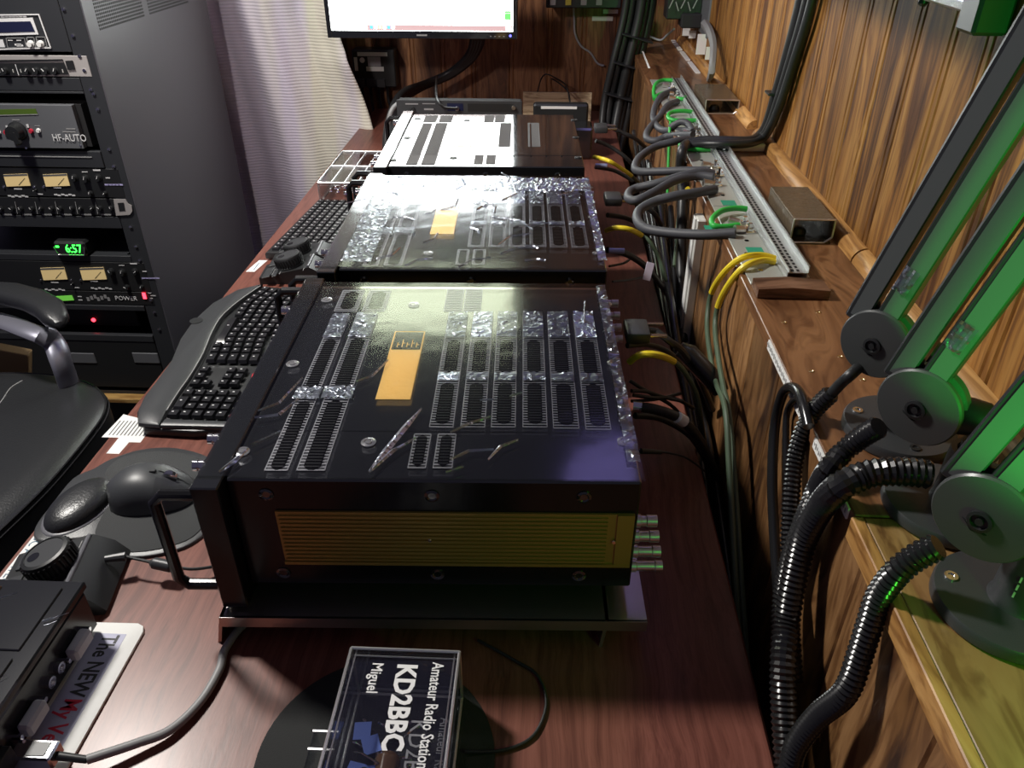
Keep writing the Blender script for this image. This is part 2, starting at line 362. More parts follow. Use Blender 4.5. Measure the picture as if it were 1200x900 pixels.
# ================================================================ AMPLIFIERS
AW, AL, AH = .434, .466, .154
RZ = math.radians(1.9)
AMP0 = Vector((-.328, .613, .816))
Rinv = Euler((0, 0, RZ)).to_matrix().inverted()
def loc2(u, v, zz=.97, o=AMP0):
    q = Rinv @ (P(u, v, z=zz) - Vector((o.x, o.y, zz))); return q.x, q.y
def rect_from(px):
    q = [loc2(*p) for p in px]
    xs = sorted(a for a, _ in q); ys = sorted(b for _, b in q)
    return (xs[0] + xs[1]) / 2, (xs[2] + xs[3]) / 2, (ys[0] + ys[1]) / 2, (ys[2] + ys[3]) / 2
def vent(par, r, openings, mat_back, wr=True, pitch=.0052):
    x0, x1, y0, y1 = r; z = AH
    n = max(3, int((y1 - y0) / pitch)); b = B()
    for i in range(n + 1):
        yy = y0 + (y1 - y0) * i / n
        b.bx(x0, x1, yy - .0009, yy + .0009, z + .0008, z + .0014)
    for xx in (x0, x1): b.bx(xx - .0005, xx + .0005, y0, y1, z + .0006, z + .0012)
    v = b.out('vent', ventg if mat_back is backg else ventm, par)
    B().bx(x0 - .001, x1 + .001, y0 - .001, y1 + .001, z + .0002, z + .0006).out('vent_backing', mat_back, v)
    for (a, c) in openings:
        xa, xb = lerp(x0, x1, .2), lerp(x0, x1, .82); ya, yb = lerp(y0, y1, a), lerp(y0, y1, c); q = .006
        B().prism([(xa + q, ya), (xb - q, ya), (xb, ya + q), (xb, yb - q), (xb - q, yb), (xa + q, yb), (xa, yb - q), (xa, ya + q)], z + .0015, z + .0018).out('fan_opening', void, v)
        l = B(); k_ = max(2, int((yb - ya) / pitch))
        for i in range(1, k_): l.bx(xa + .001, xb - .001, lerp(ya, yb, i / k_) - .0006, lerp(ya, yb, i / k_) + .0006, z + .0017, z + .0023)
        stuff(l.out('louvers', louv, v))
    return v
ventm = mk('vent_bars', (.42, .42, .46), .35, .4)
louv = mk('louver_dark', (.03, .03, .033), .35, .2)
backm = mk('vent_foil', (.07, .07, .08), .4, .3, bump=(160, 1.0))
backd = mk('vent_recess', (.035, .036, .038), .5)
S3 = 3.752
def z6(*pts): return [(250 + a / S3, 320 + b / S3) for a, b in pts]
def z7(*pts): return [(480 + a / S3, 320 + b / S3) for a, b in pts]
LV = [rect_from(z6((540, 190), (620, 190), (210, 870), (300, 870))), rect_from(z6((650, 185), (745, 185), (345, 870), (460, 870)))]
RV = [rect_from(z7(*q)) for q in [((180, 185), (260, 185), (80, 680), (185, 680)), ((290, 185), (370, 185), (215, 680), (325, 680)), ((400, 185), (480, 185), (345, 680), (455, 680)),
      ((510, 185), (595, 185), (485, 680), (590, 680)), ((620, 185), (705, 185), (615, 685), (730, 685)), ((735, 185), (820, 185), (755, 690), (865, 690))]]
TV = [rect_from(z6((568, 80), (655, 80), (535, 170), (640, 170))), rect_from(z6((690, 80), (778, 80), (655, 170), (755, 170))),
      rect_from(z7((165, 75), (235, 75), (155, 170), (230, 170))), rect_from(z7((248, 75), (318, 75), (240, 170), (312, 170)))]
NV = [rect_from(z7((25, 712), (92, 712), (-10, 860), (72, 860))), rect_from(z7((125, 712), (205, 712), (105, 860), (185, 860)))]
BADGE = rect_from(z6((805, 258), (935, 262), (705, 560), (865, 560)))
SCR = [loc2(*p) for p in [(485, 358), (432, 519), (343, 427), (284, 530), (383, 352), (710, 357), (719, 426), (732, 518)]]
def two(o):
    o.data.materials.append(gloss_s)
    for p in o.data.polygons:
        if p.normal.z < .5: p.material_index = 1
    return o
def make_amp(label, o, kind):
    t = thing('amplifier', label, 'amplifier', o, RZ, 'black radio amplifiers in a row along the desk')
    two(B().bx(0, AW, 0, AL, 0, AH, bev=.002).out('chassis', gloss, t))
    # raised centre cover
    c = B(); x0 = LV[0][0] - .012; x1 = RV[-1][1] + .012; y0 = RV[0][2] - .008; y1 = RV[0][3] + .012
    b = B().bx(x0, x1, y0, y1, AH, AH + .0006); b.out('cover_plate', gloss, t)
    if kind < 2:
        ops = [[(.0, .37), (.455, .80)], [(.0, .37), (.455, .80)]]
        for r, op in zip(LV, ops): vent(t, r, op, backm)
        for r in RV: vent(t, r, [(.02, .335), (.42, .725)], backm)
        for i, r in enumerate(TV): vent(t, r, [(.08, .92)] if i < 2 else [], backm if i > 1 else backd)
        for r in NV: vent(t, r, [(.02, .98)], backd)
    else:
        for r in LV + [RV[1], RV[3]]: vent(t, (r[0], r[1], r[2] + (.06 if r in RV else 0), r[3]), [], backg)
        for r in TV + NV: vent(t, r, [], backg)
        for xx in (.275, .315, .35, .385): B().bx(xx, xx + .003, .08, .36, AH, AH + .0022).out('rib', gloss, t)
    # badge
    x0, x1, y0, y1 = BADGE; ym = lerp(y0, y1, .70)
    bd = B().bx(x0, x1, y0, y1, AH + .0006, AH + .0016, bev=.0004).out('badge', badge_m, t)
    B().bx(x0 + .002, x1 - .002, ym, y1 - .003, AH + .0016, AH + .0019).out('badge_field', gloss, bd)
    b = B()
    for i in range(5):
        xx = lerp(x0, x1, .2 + .15 * i); h = .012 + .008 * (i % 2)
        b.bx(xx, xx + .0012, ym + .006, ym + .006 + h, AH + .0019, AH + .0024)
        b.bx(xx, xx + .004, ym + .006 + h * .5, ym + .0072 + h * .5, AH + .0019, AH + .0024)
    stuff(b.out('badge_relief', badge_m, bd))
    # screws
    for (a, c) in SCR:
        s = B().lathe([(.0085, 0), (.0085, .0012), (.0055, .0018), (.0045, .001), (.0035, .0022), (0, .0022)], (a, c, AH + .0002), n=18).out('screw', ringm if kind < 2 else plas, t)
    # gold side grille facing the camera side, and its mirror
    for yy, sg in ((0, -1), (AL, 1)):
        b = B(); gx0, gx1, gz0, gz1 = .046, .430, .036, .112
        b.bx(gx0, gx1, yy, yy + sg * .0025, gz0, gz1)
        for i in range(12):
            zz = lerp(gz0 + .007, gz1 - .006, i / 11); b.bx(gx0 + .003, gx1 - .028, yy + sg * .0025, yy + sg * .0042, zz - .0013, zz + .0013)
        b.bx(gx0, gx1, yy + sg * .0025, yy + sg * .005, gz0, gz0 + .004); b.bx(gx1 - .018, gx1, yy + sg * .0025, yy + sg * .0045, gz0, gz1)
        b.out('side_grille', goldm, t)
        if sg < 0:
            for a, zz in ((.21, .074), (.41, .074)): B().lathe([(.0025, 0), (.002, .001), (0, .001)], (a, -.0045, zz), (0, -1, 0), 10).out('screw', brass, t)
            for a in (.04, .215, .375):
                for zz in (.018, .134): B().lathe([(.008, 0), (.008, .001), (.0055, .0018), (.004, .0006), (.0, .0006)], (a, 0, zz), (0, -1, 0), 16).out('screw', gloss, t)
    # face plate with handles and thumb screws
    fp = two(B().bx(-.030, -.0005, -.02, AL + .02, -.018, AH + .004, bev=.0015).out('face_plate', gloss, t))
    for yy in (-.009, AL + .009):
        pts = [(-.030, yy, .008), (-.066, yy, .008), (-.076, yy, .018), (-.076, yy, .13), (-.066, yy, .14), (-.030, yy, .14)]
        B().tube(pts, .0065, 10).out('handle', gloss_s, fp)
    for yy, zz in ((.028, AH - .004), (.075, AH - .004), (.39, AH - .004)):
        B().lathe([(.0045, 0), (.0065, .001), (.0065, .006), (.005, .007), (.0065, .008), (.0065, .013), (.003, .014), (0, .014)], (-.030, yy, zz), (-1, 0, 0), 16).out('thumb_screw', chrome, fp)
    # rear connectors
    for i in range(4):
        B().lathe([(.0075, 0), (.0075, .006), (.006, .007), (.006, .012 + .005 * (3 - i)), (.0068, .013 + .005 * (3 - i)), (.0068, .024 + .004 * (3 - i)), (0, .024 + .004 * (3 - i))], (AW, .012 + .001 * i, .022 + .022 * i), (1, 0, 0), 16).out('socket', silver, t)
    for i in range(4): B().lathe([(.011, 0), (.011, -.006), (.009, -.0215), (0, -.0215)], ((.03, AW - .03)[i % 2], (.05, AL - .05)[i // 2], 0), n=14).out('foot', rub, t)
    # clear wrap still on the case
    if kind < 2:
        random.seed(11 + kind); nx, ny = 40, 44; g = []
        for j in range(ny + 1):
            row = []
            for i in range(nx + 1):
                xx = -.0295 + (AW + .0325) * i / nx; yy = -.002 + (AL + .004) * j / ny
                ed = 1 if (j in (0, ny) or i in (nx,)) else 0
                zz = AH + .0052 + (random.random() - .5) * .0004 + (.0010 if i < 4 else 0)
                row.append(Vector((xx, yy, zz)))
            g.append(row)
        b = B(); b.rings(g, cap=False, closed=False)
        fl = b.out('protective_film', film, t, sharp=180)
        # crinkled patches where the wrap is bunched
        b = B()
        def patch(x0, x1, y0, y1, amp=.0022, step=.0032):
            na, nb = max(2, int((x1 - x0) / step)), max(2, int((y1 - y0) / step)); g = []
            for j in range(nb + 1):
                g.append([Vector((lerp(x0, x1, i / na), lerp(y0, y1, j / nb), AH + .0034 + random.random() * amp)) for i in range(na + 1)])
            b.rings(g, cap=False, closed=False)
        for r in RV:
            patch(r[0], r[1], lerp(r[2], r[3], .74), r[3] + .003); patch(r[0], r[1], lerp(r[2], r[3], .345), lerp(r[2], r[3], .412))
        for r in LV:
            patch(r[0], r[1], lerp(r[2], r[3], .80), r[3]); patch(r[0] - .004, r[1] + .004, lerp(r[2], r[3], .375), lerp(r[2], r[3], .45))
        if kind == 1: patch(.01, .425, .375, .455, .003, .004); patch(.0, .05, .02, .3, .003, .004)
        patch(AW - .012, AW + .002, .03, AL - .004, .003, .004)
        stuff(b.out('crinkled_film', film2, t, sharp=30))
        # sharp creases
        b = B()
        def crease(pts, wd=.003):
            q = [loc2(u_, v_) for u_, v_ in pts]
            q = [Vector((a, c, AH + .0056)) for a, c in q]
            for i in range(len(q) - 1):
                d = (q[i + 1] - q[i]); 
                if d.length < 1e-5: continue
                s = Vector((-d.y, d.x, 0)).normalized(); w0 = wd * (.3 if i == 0 else 1); w1 = wd * (.3 if i == len(q) - 2 else 1)
                a0, a1, t0, t1 = q[i] - s * w0, q[i + 1] - s * w1, q[i] + Vector((0, 0, .0022)), q[i + 1] + Vector((0, 0, .0022)); c0, c1 = q[i] + s * w0, q[i + 1] + s * w1
                b.quad(a0, a1, t1, t0); b.quad(t0, t1, c1, c0)
        if kind == 0:
            crease(z6((685, 895), (760, 800), (850, 690), (915, 615)), .004); crease(z6((690, 895), (790, 800), (890, 745)), .003)
            crease(z6((185, 655), (290, 640), (380, 570)), .003); crease(z6((200, 625), (290, 590), (395, 480)), .002); crease(z6((630, 495), (700, 470), (770, 400)), .002); crease(z6((170, 775), (300, 715)), .0015)
            crease(z6((30, 895), (90, 850), (160, 790)), .004)
            crease(z7((180, 840), (260, 800), (370, 795)), .0025); crease(z7((345, 840), (400, 780), (478, 752)), .0025); crease(z7((180, 720), (260, 680), (355, 650)), .0022); crease(z7((160, 895), (240, 870)), .002)
            crease(z7((310, 578), (370, 575)), .0014); crease(z7((440, 560), (495, 545)), .0014)
            crease(z7((765, 240), (770, 140)), .004)
        else:
            for i in range(26):
                a0, c0 = random.uniform(.02, .42), random.uniform(.02, .44); an = random.uniform(0, PI); L_ = random.uniform(.01, .05); q = []
                for j in range(3): q.append(Vector((a0 + math.cos(an + .4 * j) * L_ * j, c0 + math.sin(an + .4 * j) * L_ * j, AH + .0056)))
                for i2 in range(2):
                    d = q[i2 + 1] - q[i2]; s = Vector((-d.y, d.x, 0)).normalized() * .0018; up = Vector((0, 0, .0018))
                    b.quad(q[i2] - s, q[i2 + 1] - s, q[i2 + 1] + up, q[i2] + up); b.quad(q[i2] + up, q[i2 + 1] + up, q[i2 + 1] + s, q[i2] + s)
        stuff(b.out('film_crease', film2, t, flat=True))
    return t
backg = mk('grey_grille', (.17, .175, .17), .85, spec=.12)
ventg = mk('grey_bars', (.2, .2, .2), .8, spec=.12)
step = Vector((-.006, .5275, 0))
AMPS = [make_amp('nearest glossy black amplifier with gold side grille, dull film creases and D-shaped handle', AMP0, 0),
        make_amp('middle black amplifier under crinkled clear wrap, gold badge on top', AMP0 + step, 1),
        make_amp('farthest amplifier whose flat top mirrors the white screen', AMP0 + step * 2 + Vector((-.012, .02, 0)), 2)]
for i, (a, lab) in enumerate(zip(AMPS, ['brushed aluminium riser under the nearest amplifier', 'aluminium riser under the middle amplifier', 'aluminium riser under the farthest amplifier'])):
    o = a.location.copy(); o.z = ZD
    t = thing('riser', lab, 'stand', o, RZ, 'aluminium risers under the amplifiers')
    top = .0435
    B().bx(-.032, AW + .018, -.03, AL + .02, top - .003, top).out('plate', ridm, t)
    B().bx(-.032, AW + .018, -.031, -.028, top - .015, top).out('lip', ridm, t)
    for x0, x1, s in ((-.032, -.042, 1), (.405, .40, 1)):
        b = B(); b.rings([[Vector((x0, yy, top)), Vector((x0 + .004, yy, top)), Vector((x1 + .004, yy, 0)), Vector((x1, yy, 0))] for yy in (-.03, AL + .02)]); b.out('leg', ridm, t)
# ================================================================ BIG KEYBOARD
def poly_px(pts, z, sm=0):
    q = [P(u, v, z=z) for u, v in pts]
    if sm: q = spline(q, sm, closed=True)
    return [(p.x, p.y) for p in q]
def slab(poly, z0, z1, edge=.004):
    b = B(); c = Vector((sum(p[0] for p in poly) / len(poly), sum(p[1] for p in poly) / len(poly)))
    def ring(z, ins):
        out = []; n = len(poly)
        for i in range(n):
            a, d = Vector(poly[i - 1]), Vector(poly[(i + 1) % n]); t = (d - a)
            nn = Vector((t.y, -t.x)).normalized() if t.length > 1e-9 else Vector((0, 0))
            p = Vector(poly[i])
            if nn.dot(p - c) < 0 and False: nn = -nn
            out.append(Vector((p.x - nn.x * ins * SG, p.y - nn.y * ins * SG, z)))
        return out
    area = sum(poly[i][0] * poly[(i + 1) % len(poly)][1] - poly[(i + 1) % len(poly)][0] * poly[i][1] for i in range(len(poly)))
    SG = 1 if area > 0 else -1
    return b.rings([ring(z0, edge * .4), ring(z0 + edge * .6, 0), ring(z1 - edge, 0), ring(z1 - edge * .3, edge * .35), ring(z1, edge)])
def zk(*pts): return [(160 + a / 4.736, 320 + b / 4.736) for a, b in pts]
ZK = ZD + .020
kb = thing('keyboard', 'big curved black keyboard with wide wrist rest beside the nearest amplifier', 'keyboard', (-.58, 1.22, ZD))
out_ = [(p.x, p.y) for p in [P(u, v, z=ZK) for u, v in zk((2, 770), (40, 690), (110, 600), (190, 490), (240, 370), (310, 270), (420, 170), (560, 95), (700, 62))]]
rest_in = [(p.x, p.y) for p in [P(u, v, z=ZK) for u, v in zk((170, 775), (230, 680), (300, 580), (370, 460), (420, 340), (475, 250), (570, 165), (690, 82))]]
yn, yf = .975, 1.475
xr = -.425
base = [out_[0]] + out_[1:] + [(-.52, 1.485), (xr + .0, 1.478), (xr, 1.40), (xr + .004, 1.25), (xr, 1.1), (xr - .005, .985), (-.55, .968), (-.63, .972)]
o = slab(base, ZD + .002, ZK - .004, .004).out('base', plas, loc=(-.58, 1.22, ZD)); loc_(o, kb)
rest = [(-.640, .975)] + out_ + [rest_in[-1]] + rest_in[::-1][1:] + [(rest_in[0][0] + .004, .972)]
o = slab(rest, ZK - .006, ZK + .004, .007).out('wrist_rest', plas2, loc=(-.6, 1.22, ZK)); loc_(o, kb)
o = slab([(rest_in[0][0] + .006, .972), (rest_in[0][0] + .006, .992), (-.50, .990), (-.44, .996), (xr, 1.0), (xr - .006, .974)], ZK - .006, ZK + .003, .004).out('end_cap', plas2, loc=(-.5, .98, ZK)); loc_(o, kb)
b = B()
q = [Vector((a, c, ZK + .0045)) for a, c in rest_in]; b.tube(q, .0012, 6, sm=4); loc_(b.out('trim_line', gmark), kb)
def border(yy):
    r = rest_in
    for i in range(len(r) - 1):
        if r[i][1] <= yy <= r[i + 1][1] + 1e-9: return lerp(r[i][0], r[i + 1][0], (yy - r[i][1]) / max(1e-6, r[i + 1][1] - r[i][1]))
    return r[0][0] if yy < r[0][1] else r[-1][0]
KEYM = {}
legend = B()
def key(par, x, y, sx, sy, z, rot=0, leg=True):
    kk = (round(sx, 4), round(sy, 4))
    if kk not in KEYM:
        b = B(); b.prism([(-sx / 2, -sy / 2), (sx / 2, -sy / 2), (sx / 2, sy / 2), (-sx / 2, sy / 2)], 0, .0062, .80)
        me_o = b.out('key', gloss_k); KEYM[kk] = me_o.data; o = me_o
    else:
        o = bpy.data.objects.new('key', KEYM[kk]); COL.objects.link(o)
    o.location = (x, y, z); o.rotation_euler[2] = rot; loc_(o, par)
    if leg:
        legend.box((x - sx * .12, y + sy * .1, z + .0064), (.0035, .0022, .0004), Euler((0, 0, rot)).to_matrix())
gloss_k = mk('key_plastic', (.012, .012, .014), .3)
p0 = .0192
def slope(yy): return math.atan2(border(yy + .02) - border(yy - .02), .04)
# numeric pad: rows run across the desk, columns towards the far end
for r in range(5):
    for c in range(4):
        yy = 1.004 + c * .0205; xx = border(1.03) + .016 + r * .0195
        if r == 0 and c == 1: continue
        if r == 0 and c == 2: key(kb, xx, yy - .010, .017, .037, ZK); continue
        key(kb, xx, yy, .0172, .0175, ZK)
# arrows and navigation
for xx, yy in [(0, 1.096), (.019, 1.096), (.0, 1.118), (0, 1.139)]: key(kb, border(1.11) + .018 + xx, yy, .016, .0165, ZK)
for c in range(3):
    for r in range(2): key(kb, border(1.11) + .066 + r * .019, 1.098 + c * .02, .016, .0165, ZK)
# main block, five curved rows
for r in range(5):
    yy = 1.166; n = 0
    while yy < 1.47:
        w_ = p0 * (1.6 if n == 0 else 1)
        if r == 0 and 3 <= n <= 3: w_ = .105
        c = yy + w_ / 2
        if c + w_ / 2 > 1.478: break
        xx = border(min(c, 1.46)) + .020 + r * .0195 + .012 * math.exp(-((c - 1.33) / .05) ** 2)
        key(kb, xx, c, .0165, w_ - .0025, ZK, -slope(min(c, 1.44)) * .8); yy += w_; n += 1
for i in range(14): key(kb, border(min(1.18 + i * .0205, 1.44)) + .122, 1.18 + i * .0205, .012, .0165, ZK - .001, -slope(min(1.18 + i * .0205, 1.44)) * .6)
for i in range(4): key(kb, border(1.03) + .118, 1.005 + i * .021, .008, .016, ZK - .001)
stuff(loc_(legend.out('key_legends', wmark, flat=True), kb))
lg = loc_(B().lathe([(.012, 0), (.0125, .001), (.008, .0015)], P(230, 376, z=ZK + .004), n=20).out('rest_emblem', plas), kb)
# ================================================================ FAR KEYBOARD AND ITS DIAL BOXES
kb2 = thing('small_keyboard', 'small flat black keyboard beside the middle amplifier, in front of the clear drawer box', 'keyboard', (-.55, 1.85, ZD))
loc_(slab([(-.655, 1.665), (-.47, 1.665), (-.45, 2.03), (-.625, 2.03)], ZD + .004, ZD + .02, .004).out('base', plas), kb2)
loc_(slab([(-.492, 1.67), (-.47, 1.668), (-.452, 2.028), (-.474, 2.028)], ZD + .016, ZD + .024, .003).out('edge_bar', plas2), kb2)
legend = B()
for r in range(7):
    for c in range(17):
        yy = 1.685 + c * .0202; key(kb2, lerp(-.635, -.608, (yy - 1.665) / .365) + r * .0195, yy, .0165, .0172, ZD + .02)
stuff(loc_(legend.out('key_legends', wmark, flat=True), kb2))
def dial_box(label, o, rz, big=1.0, body=(.15, .13), kn=(.0, .0)):
    t = thing('dial_controller', label, 'controller', o, rz, 'black dial controllers on the desk')
    L_, W_ = body
    b = B(); pr_ = [(-L_ / 2, 0), (L_ / 2 - .03, 0), (L_ / 2 - .004, .0), (L_ / 2, .006), (L_ / 2 - .014, .026), (L_ / 2 - .038, .040), (-L_ / 2, .016)]
    b.rings([[Vector((a, yy, c)) for a, c in pr_] for yy in (-W_ / 2, W_ / 2)]); b.out('case', plas, t)
    ti = math.atan2(.024, L_ - .038); M = Euler((0, -ti, 0)).to_matrix(); nrm = M @ Vector((0, 0, 1)); ax = M @ Vector((1, 0, 0))
    def on(a, yy, h=0): return Vector((-L_ / 2, 0, .016)) + ax * a + Vector((0, yy, 0)) + nrm * h
    B().cyl(on(L_ - .038, -W_ / 2 + .003, .001), on(L_ - .038, W_ / 2 - .003, .001), .0032, n=10).out('end_bar', greyp2, t)
    c = on(L_ * .5 + kn[0], kn[1])
    k = B().lathe([(.031, 0), (.031, .004), (.029, .005), (.0295, .022), (.028, .025), (.024, .0262), (.0235, .0245), (0, .0245)], c, nrm, 36).out('dial', plas, t)
    b = B()
    for i in range(30):
        an = 2 * PI * i / 30; yv = Vector((0, 1, 0)); p = c + nrm * .013 + (ax * math.cos(an) + yv * math.sin(an)) * .0298
        b.box(p, (.0025, .0025, .017), M)
    stuff(b.out('dial_grip', rub, k))
    B().lathe([(.0235, 0), (.0235, .0006), (0, .0006)], c + nrm * .0246, nrm, 30).out('dial_cap', plas2, k)
    B().lathe([(.0075, 0), (.007, -.002), (0, -.003)], c + nrm * .0256 - ax * .012 + Vector((0, -.004, 0)), nrm, 18).out('finger_dimple', gloss, k)
    for i, (a, yy, sx, sy) in enumerate([(.018, -.02, .018, .05), (.038, -.035, .010, .028), (.038, -.004, .010, .024), (.018, .032, .016, .03)]):
        B().box(on(a, yy, .0012), (sx, sy, .0024), M, bev=.0006).out('button', plas2, t)
    b = B()
    for a, yy, l in [(.030, -.02, .03), (.048, -.03, .02), (L_ - .046, .036, .012), (L_ - .046, -.04, .012)]: b.box(on(a, yy, .0003), (.0013, l, .0004), M)
    stuff(b.out('print_marks', gmark, t))
    return t
greyp2 = mk('dark_grey_bar', (.12, .12, .135), .35)
dial_box('black dial controller with a large ribbed knob, in front of the mouse pad', (-.592, .655, ZD), math.radians(10), body=(.135, .102), kn=(-.001, .006))
dial_box('black dial controller nearer of the two beside the small keyboard', (-.555, 1.575, ZD), math.radians(4), body=(.15, .07), kn=(-.01, .002))
dial_box('black dial controller with its knob against the small keyboard', (-.555, 1.652, ZD + .0), math.radians(4), body=(.15, .075), kn=(-.012, .0))
# ================================================================ MOUSE PAD, MOUSE
ZM = ZD + .005
mp_ = thing('mouse_pad', 'black mouse pad with a grey rim and raised gel wrist rest', 'mouse pad', (-.55, .82, ZD))
pad = poly_px([(40, 618), (44, 633), (75, 632), (100, 630), (114, 636), (123, 648), (145, 652), (175, 651), (215, 641), (243, 622), (270, 590), (275, 560), (245, 535), (205, 524), (165, 526), (130, 537), (110, 548), (85, 560), (60, 590)], ZM, 4)
loc_(slab(pad, ZD, ZM, .003).out('rim', plas2), mp_)
fab = poly_px([(112, 622), (118, 640), (145, 647), (180, 645), (218, 634), (238, 618), (262, 590), (268, 565), (240, 541), (205, 530), (165, 531), (135, 541), (122, 560), (126, 590)], ZM, 4)
loc_(slab(fab, ZM - .001, ZM + .0012, .0004).out('cloth', felt2), mp_)
def dome(c, rx, ry, h, rz, e=2.2, n=36, k=10, e2=.5):
    b = B(); c = Vector(c); R = Euler((0, 0, rz)).to_matrix(); rs = []
    for i in range(k + 1):
        a = (PI / 2) * i / k; s = math.cos(a) ** e2 if i < k else .001; z = h * math.sin(a)
        rs.append([c + R @ Vector((rx * s * math.cos(2 * PI * j / n), ry * s * math.sin(2 * PI * j / n), z)) for j in range(n)])
    return b.rings(rs)
wc = P(92, 586, z=ZM + .012); 
loc_(dome((wc.x, wc.y, ZM), .040, .062, .004, math.radians(-12)).out('rest_rim', greyp2), mp_)
loc_(dome((wc.x, wc.y, ZM + .002), .036, .057, .019, math.radians(-12), e2=.7).out('wrist_cushion', leather), mp_)
ms = thing('mouse', 'dark grey contoured wireless mouse on the black pad', 'mouse', (-.548, .822, ZM + .0012), math.radians(8))
b = B(); n = 36; rs = []
for i in range(15):
    t = i / 14; x = lerp(-.062, .062, t)
    hw = .041 * (max(0.0, 1 - abs(2 * t - 1) ** 2.6)) ** .5 * lerp(1, .82, t) + .002
    hh = .047 * math.sin(PI * min(1, t * .92 + .10)) ** .75 * lerp(1.0, .72, t) + .004
    r = []
    for j in range(n):
        a = 2 * PI * j / n; cy, sz = math.cos(a), math.sin(a)
        zz = hh * (abs(sz) ** .75) if sz > 0 else 0
        yy = hw * (abs(cy) ** .8) * (1 if cy > 0 else -1) + (.006 * (zz / .047) if True else 0)
        r.append(Vector((x, yy, zz + .001)))
    rs.append(r)
b.rings(rs); b.out('shell', mk('mouse_grey', (.045, .048, .052), .42), ms, sharp=60)
def msurf(t, a, k=1.0):
    x = lerp(-.062, .062, t); hw = .041 * (max(0.0, 1 - abs(2 * t - 1) ** 2.6)) ** .5 * lerp(1, .82, t) + .002
    hh = .047 * math.sin(PI * min(1, t * .92 + .10)) ** .75 * lerp(1.0, .72, t) + .004
    zz = hh * abs(math.sin(a)) ** .75; yy = hw * (abs(math.cos(a)) ** .8) * (1 if math.cos(a) > 0 else -1) + .006 * zz / .047
    return Vector((x, yy * k, zz * k + .0015))
for nm, a0_, a1_ in (('left_button', 1.66 + .12, 2.65), ('right_button', .5, 1.66 - .12)):
    g = [[msurf(lerp(.60, .95, i / 8), lerp(a0_, a1_, j / 8), 1.02) for j in range(9)] for i in range(9)]
    B().rings(g, cap=False, closed=False).out(nm, plas2, ms, sharp=180)
B().lathe([(.009, -.004), (.0105, -.003), (.0105, .003), (.009, .004)], (.026, .004, .0305), (0, 1, 0), 20).out('wheel', chrome, ms)
B().box((.006, .004, .0435), (.009, .006, .004), bev=.001).out('mode_button', plas, ms)
# ================================================================ PAPERS AND LABEL STRIPS ON THE DESK
def sheet(name, label, poly, lines, cat='label', m=white, mi=ink, grp=None, th=.0004):
    c = Vector((sum(p[0] for p in poly) / len(poly), sum(p[1] for p in poly) / len(poly), ZD))
    t = thing(name, label, cat, c, 0, grp)
    loc_(B().prism(poly, ZD + .0001, ZD + th).out('paper', m), t)
    b = B()
    for (x0, x1, y0, y1) in lines: b.bx(x0, x1, y0, y1, ZD + th, ZD + th + .0001)
    if lines: stuff(loc_(b.out('printed_lines', mi, flat=True), t))
    return t
pp = poly_px([(161, 486), (182, 505), (172, 524), (160, 521), (149, 534), (135, 532), (146, 519), (131, 518)], ZD)
xs = [p[0] for p in pp]; ys = [p[1] for p in pp]
ln = []
for i in range(10):
    x = -.692 + i * .0062
    ln.append((x, x + .0018, .975 - .004 * (i > 6) , 1.012)); 
sheet('printed_note', 'white stepped paper note with fine print sticking out from under the big keyboard', [(-.700, .966), (-.695, 1.03), (-.632, 1.01), (-.632, .955), (-.650, .955), (-.652, .925), (-.672, .925), (-.672, .966)], [(a, b_, .972, c) for a, b_, _, c in ln if a < -.636], cat='note')
t = thing('label_strip', 'white label strip with blue capital letters along the front edge of the desk', 'label', (-.665, .68, ZD), 0)
loc_(B().bx(-.682, -.664, .50, .756, ZD + .0001, ZD + .0005).out('paper', white), t)
loc_(text('BBC AMATEUR RADIO STATION', inkb, None, .0185, basis((-.679, .752, ZD + .0006), (0, -1, 0), (1, 0, 0)), 'lettering', .00008, xs=.86), t)
sheet('label_tag', 'small blank white label by the near dial controller of the small keyboard', [(-.682, 1.60), (-.662, 1.60), (-.652, 1.665), (-.672, 1.665)], [(-.668, -.666, 1.61, 1.65)], cat='label', mi=inkb)
# ================================================================ GLOSSY HUB BOX ON A WHITE CARD
cd_ = thing('printed_card', 'white card with red and black lettering under the glossy hub box', 'card', (-.50, .50, ZD))
loc_(slab([(-.62, .60), (-.62, .36), (-.462, .36), (-.4605, .590), (-.464, .598), (-.472, .602)], ZD + .0002, ZD + .004, .0012).out('card', white), cd_)
loc_(B().bx(-.515, -.478, .36, .585, ZD + .004, ZD + .0043).out('printed_panel', mk('lilac_print', (.38, .38, .52), .5)), cd_)
loc_(text('The NEW', ink, None, .0265, basis((-.503, .583, ZD + .0044), (0, -1, 0), (1, 0, 0)), 'lettering', .00008, xs=.74, bold=.0005), cd_)
o = loc_(text('My Verizon', inkr, None, .0265, basis((-.503, .4985, ZD + .0044), (0, -1, 0), (1, 0, 0)), 'lettering', .00008, xs=.74, bold=.0005), cd_)
hub = thing('hub_box', 'glossy black box with grey-capped sockets in the lower left corner', 'electronic box', (-.60, .50, ZD + .004))
loc_(B().bx(-.70, -.512, .33, .592, ZD + .012, ZD + .068, bev=.003).out('case', gloss), hub); two(hub.children[0])
loc_(B().bx(-.70, -.511, .325, .597, ZD + .068, ZD + .078, bev=.002).out('lid', gloss), hub); two(hub.children[1])
for x0, x1, y0, y1 in [(-.675, -.60, .53, .585), (-.675, -.60, .36, .52), (-.59, -.53, .50, .585), (-.59, -.53, .35, .49)]:
    loc_(B().bx(x0, x1, y0, y1, ZD + .0775, ZD + .080, bev=.001).out('lid_panel', gloss), hub)
for yy in (.56, .40): loc_(B().bx(-.69, -.52, yy, yy + .014, ZD + .004, ZD + .012).out('foot', rub), hub)
b = B()
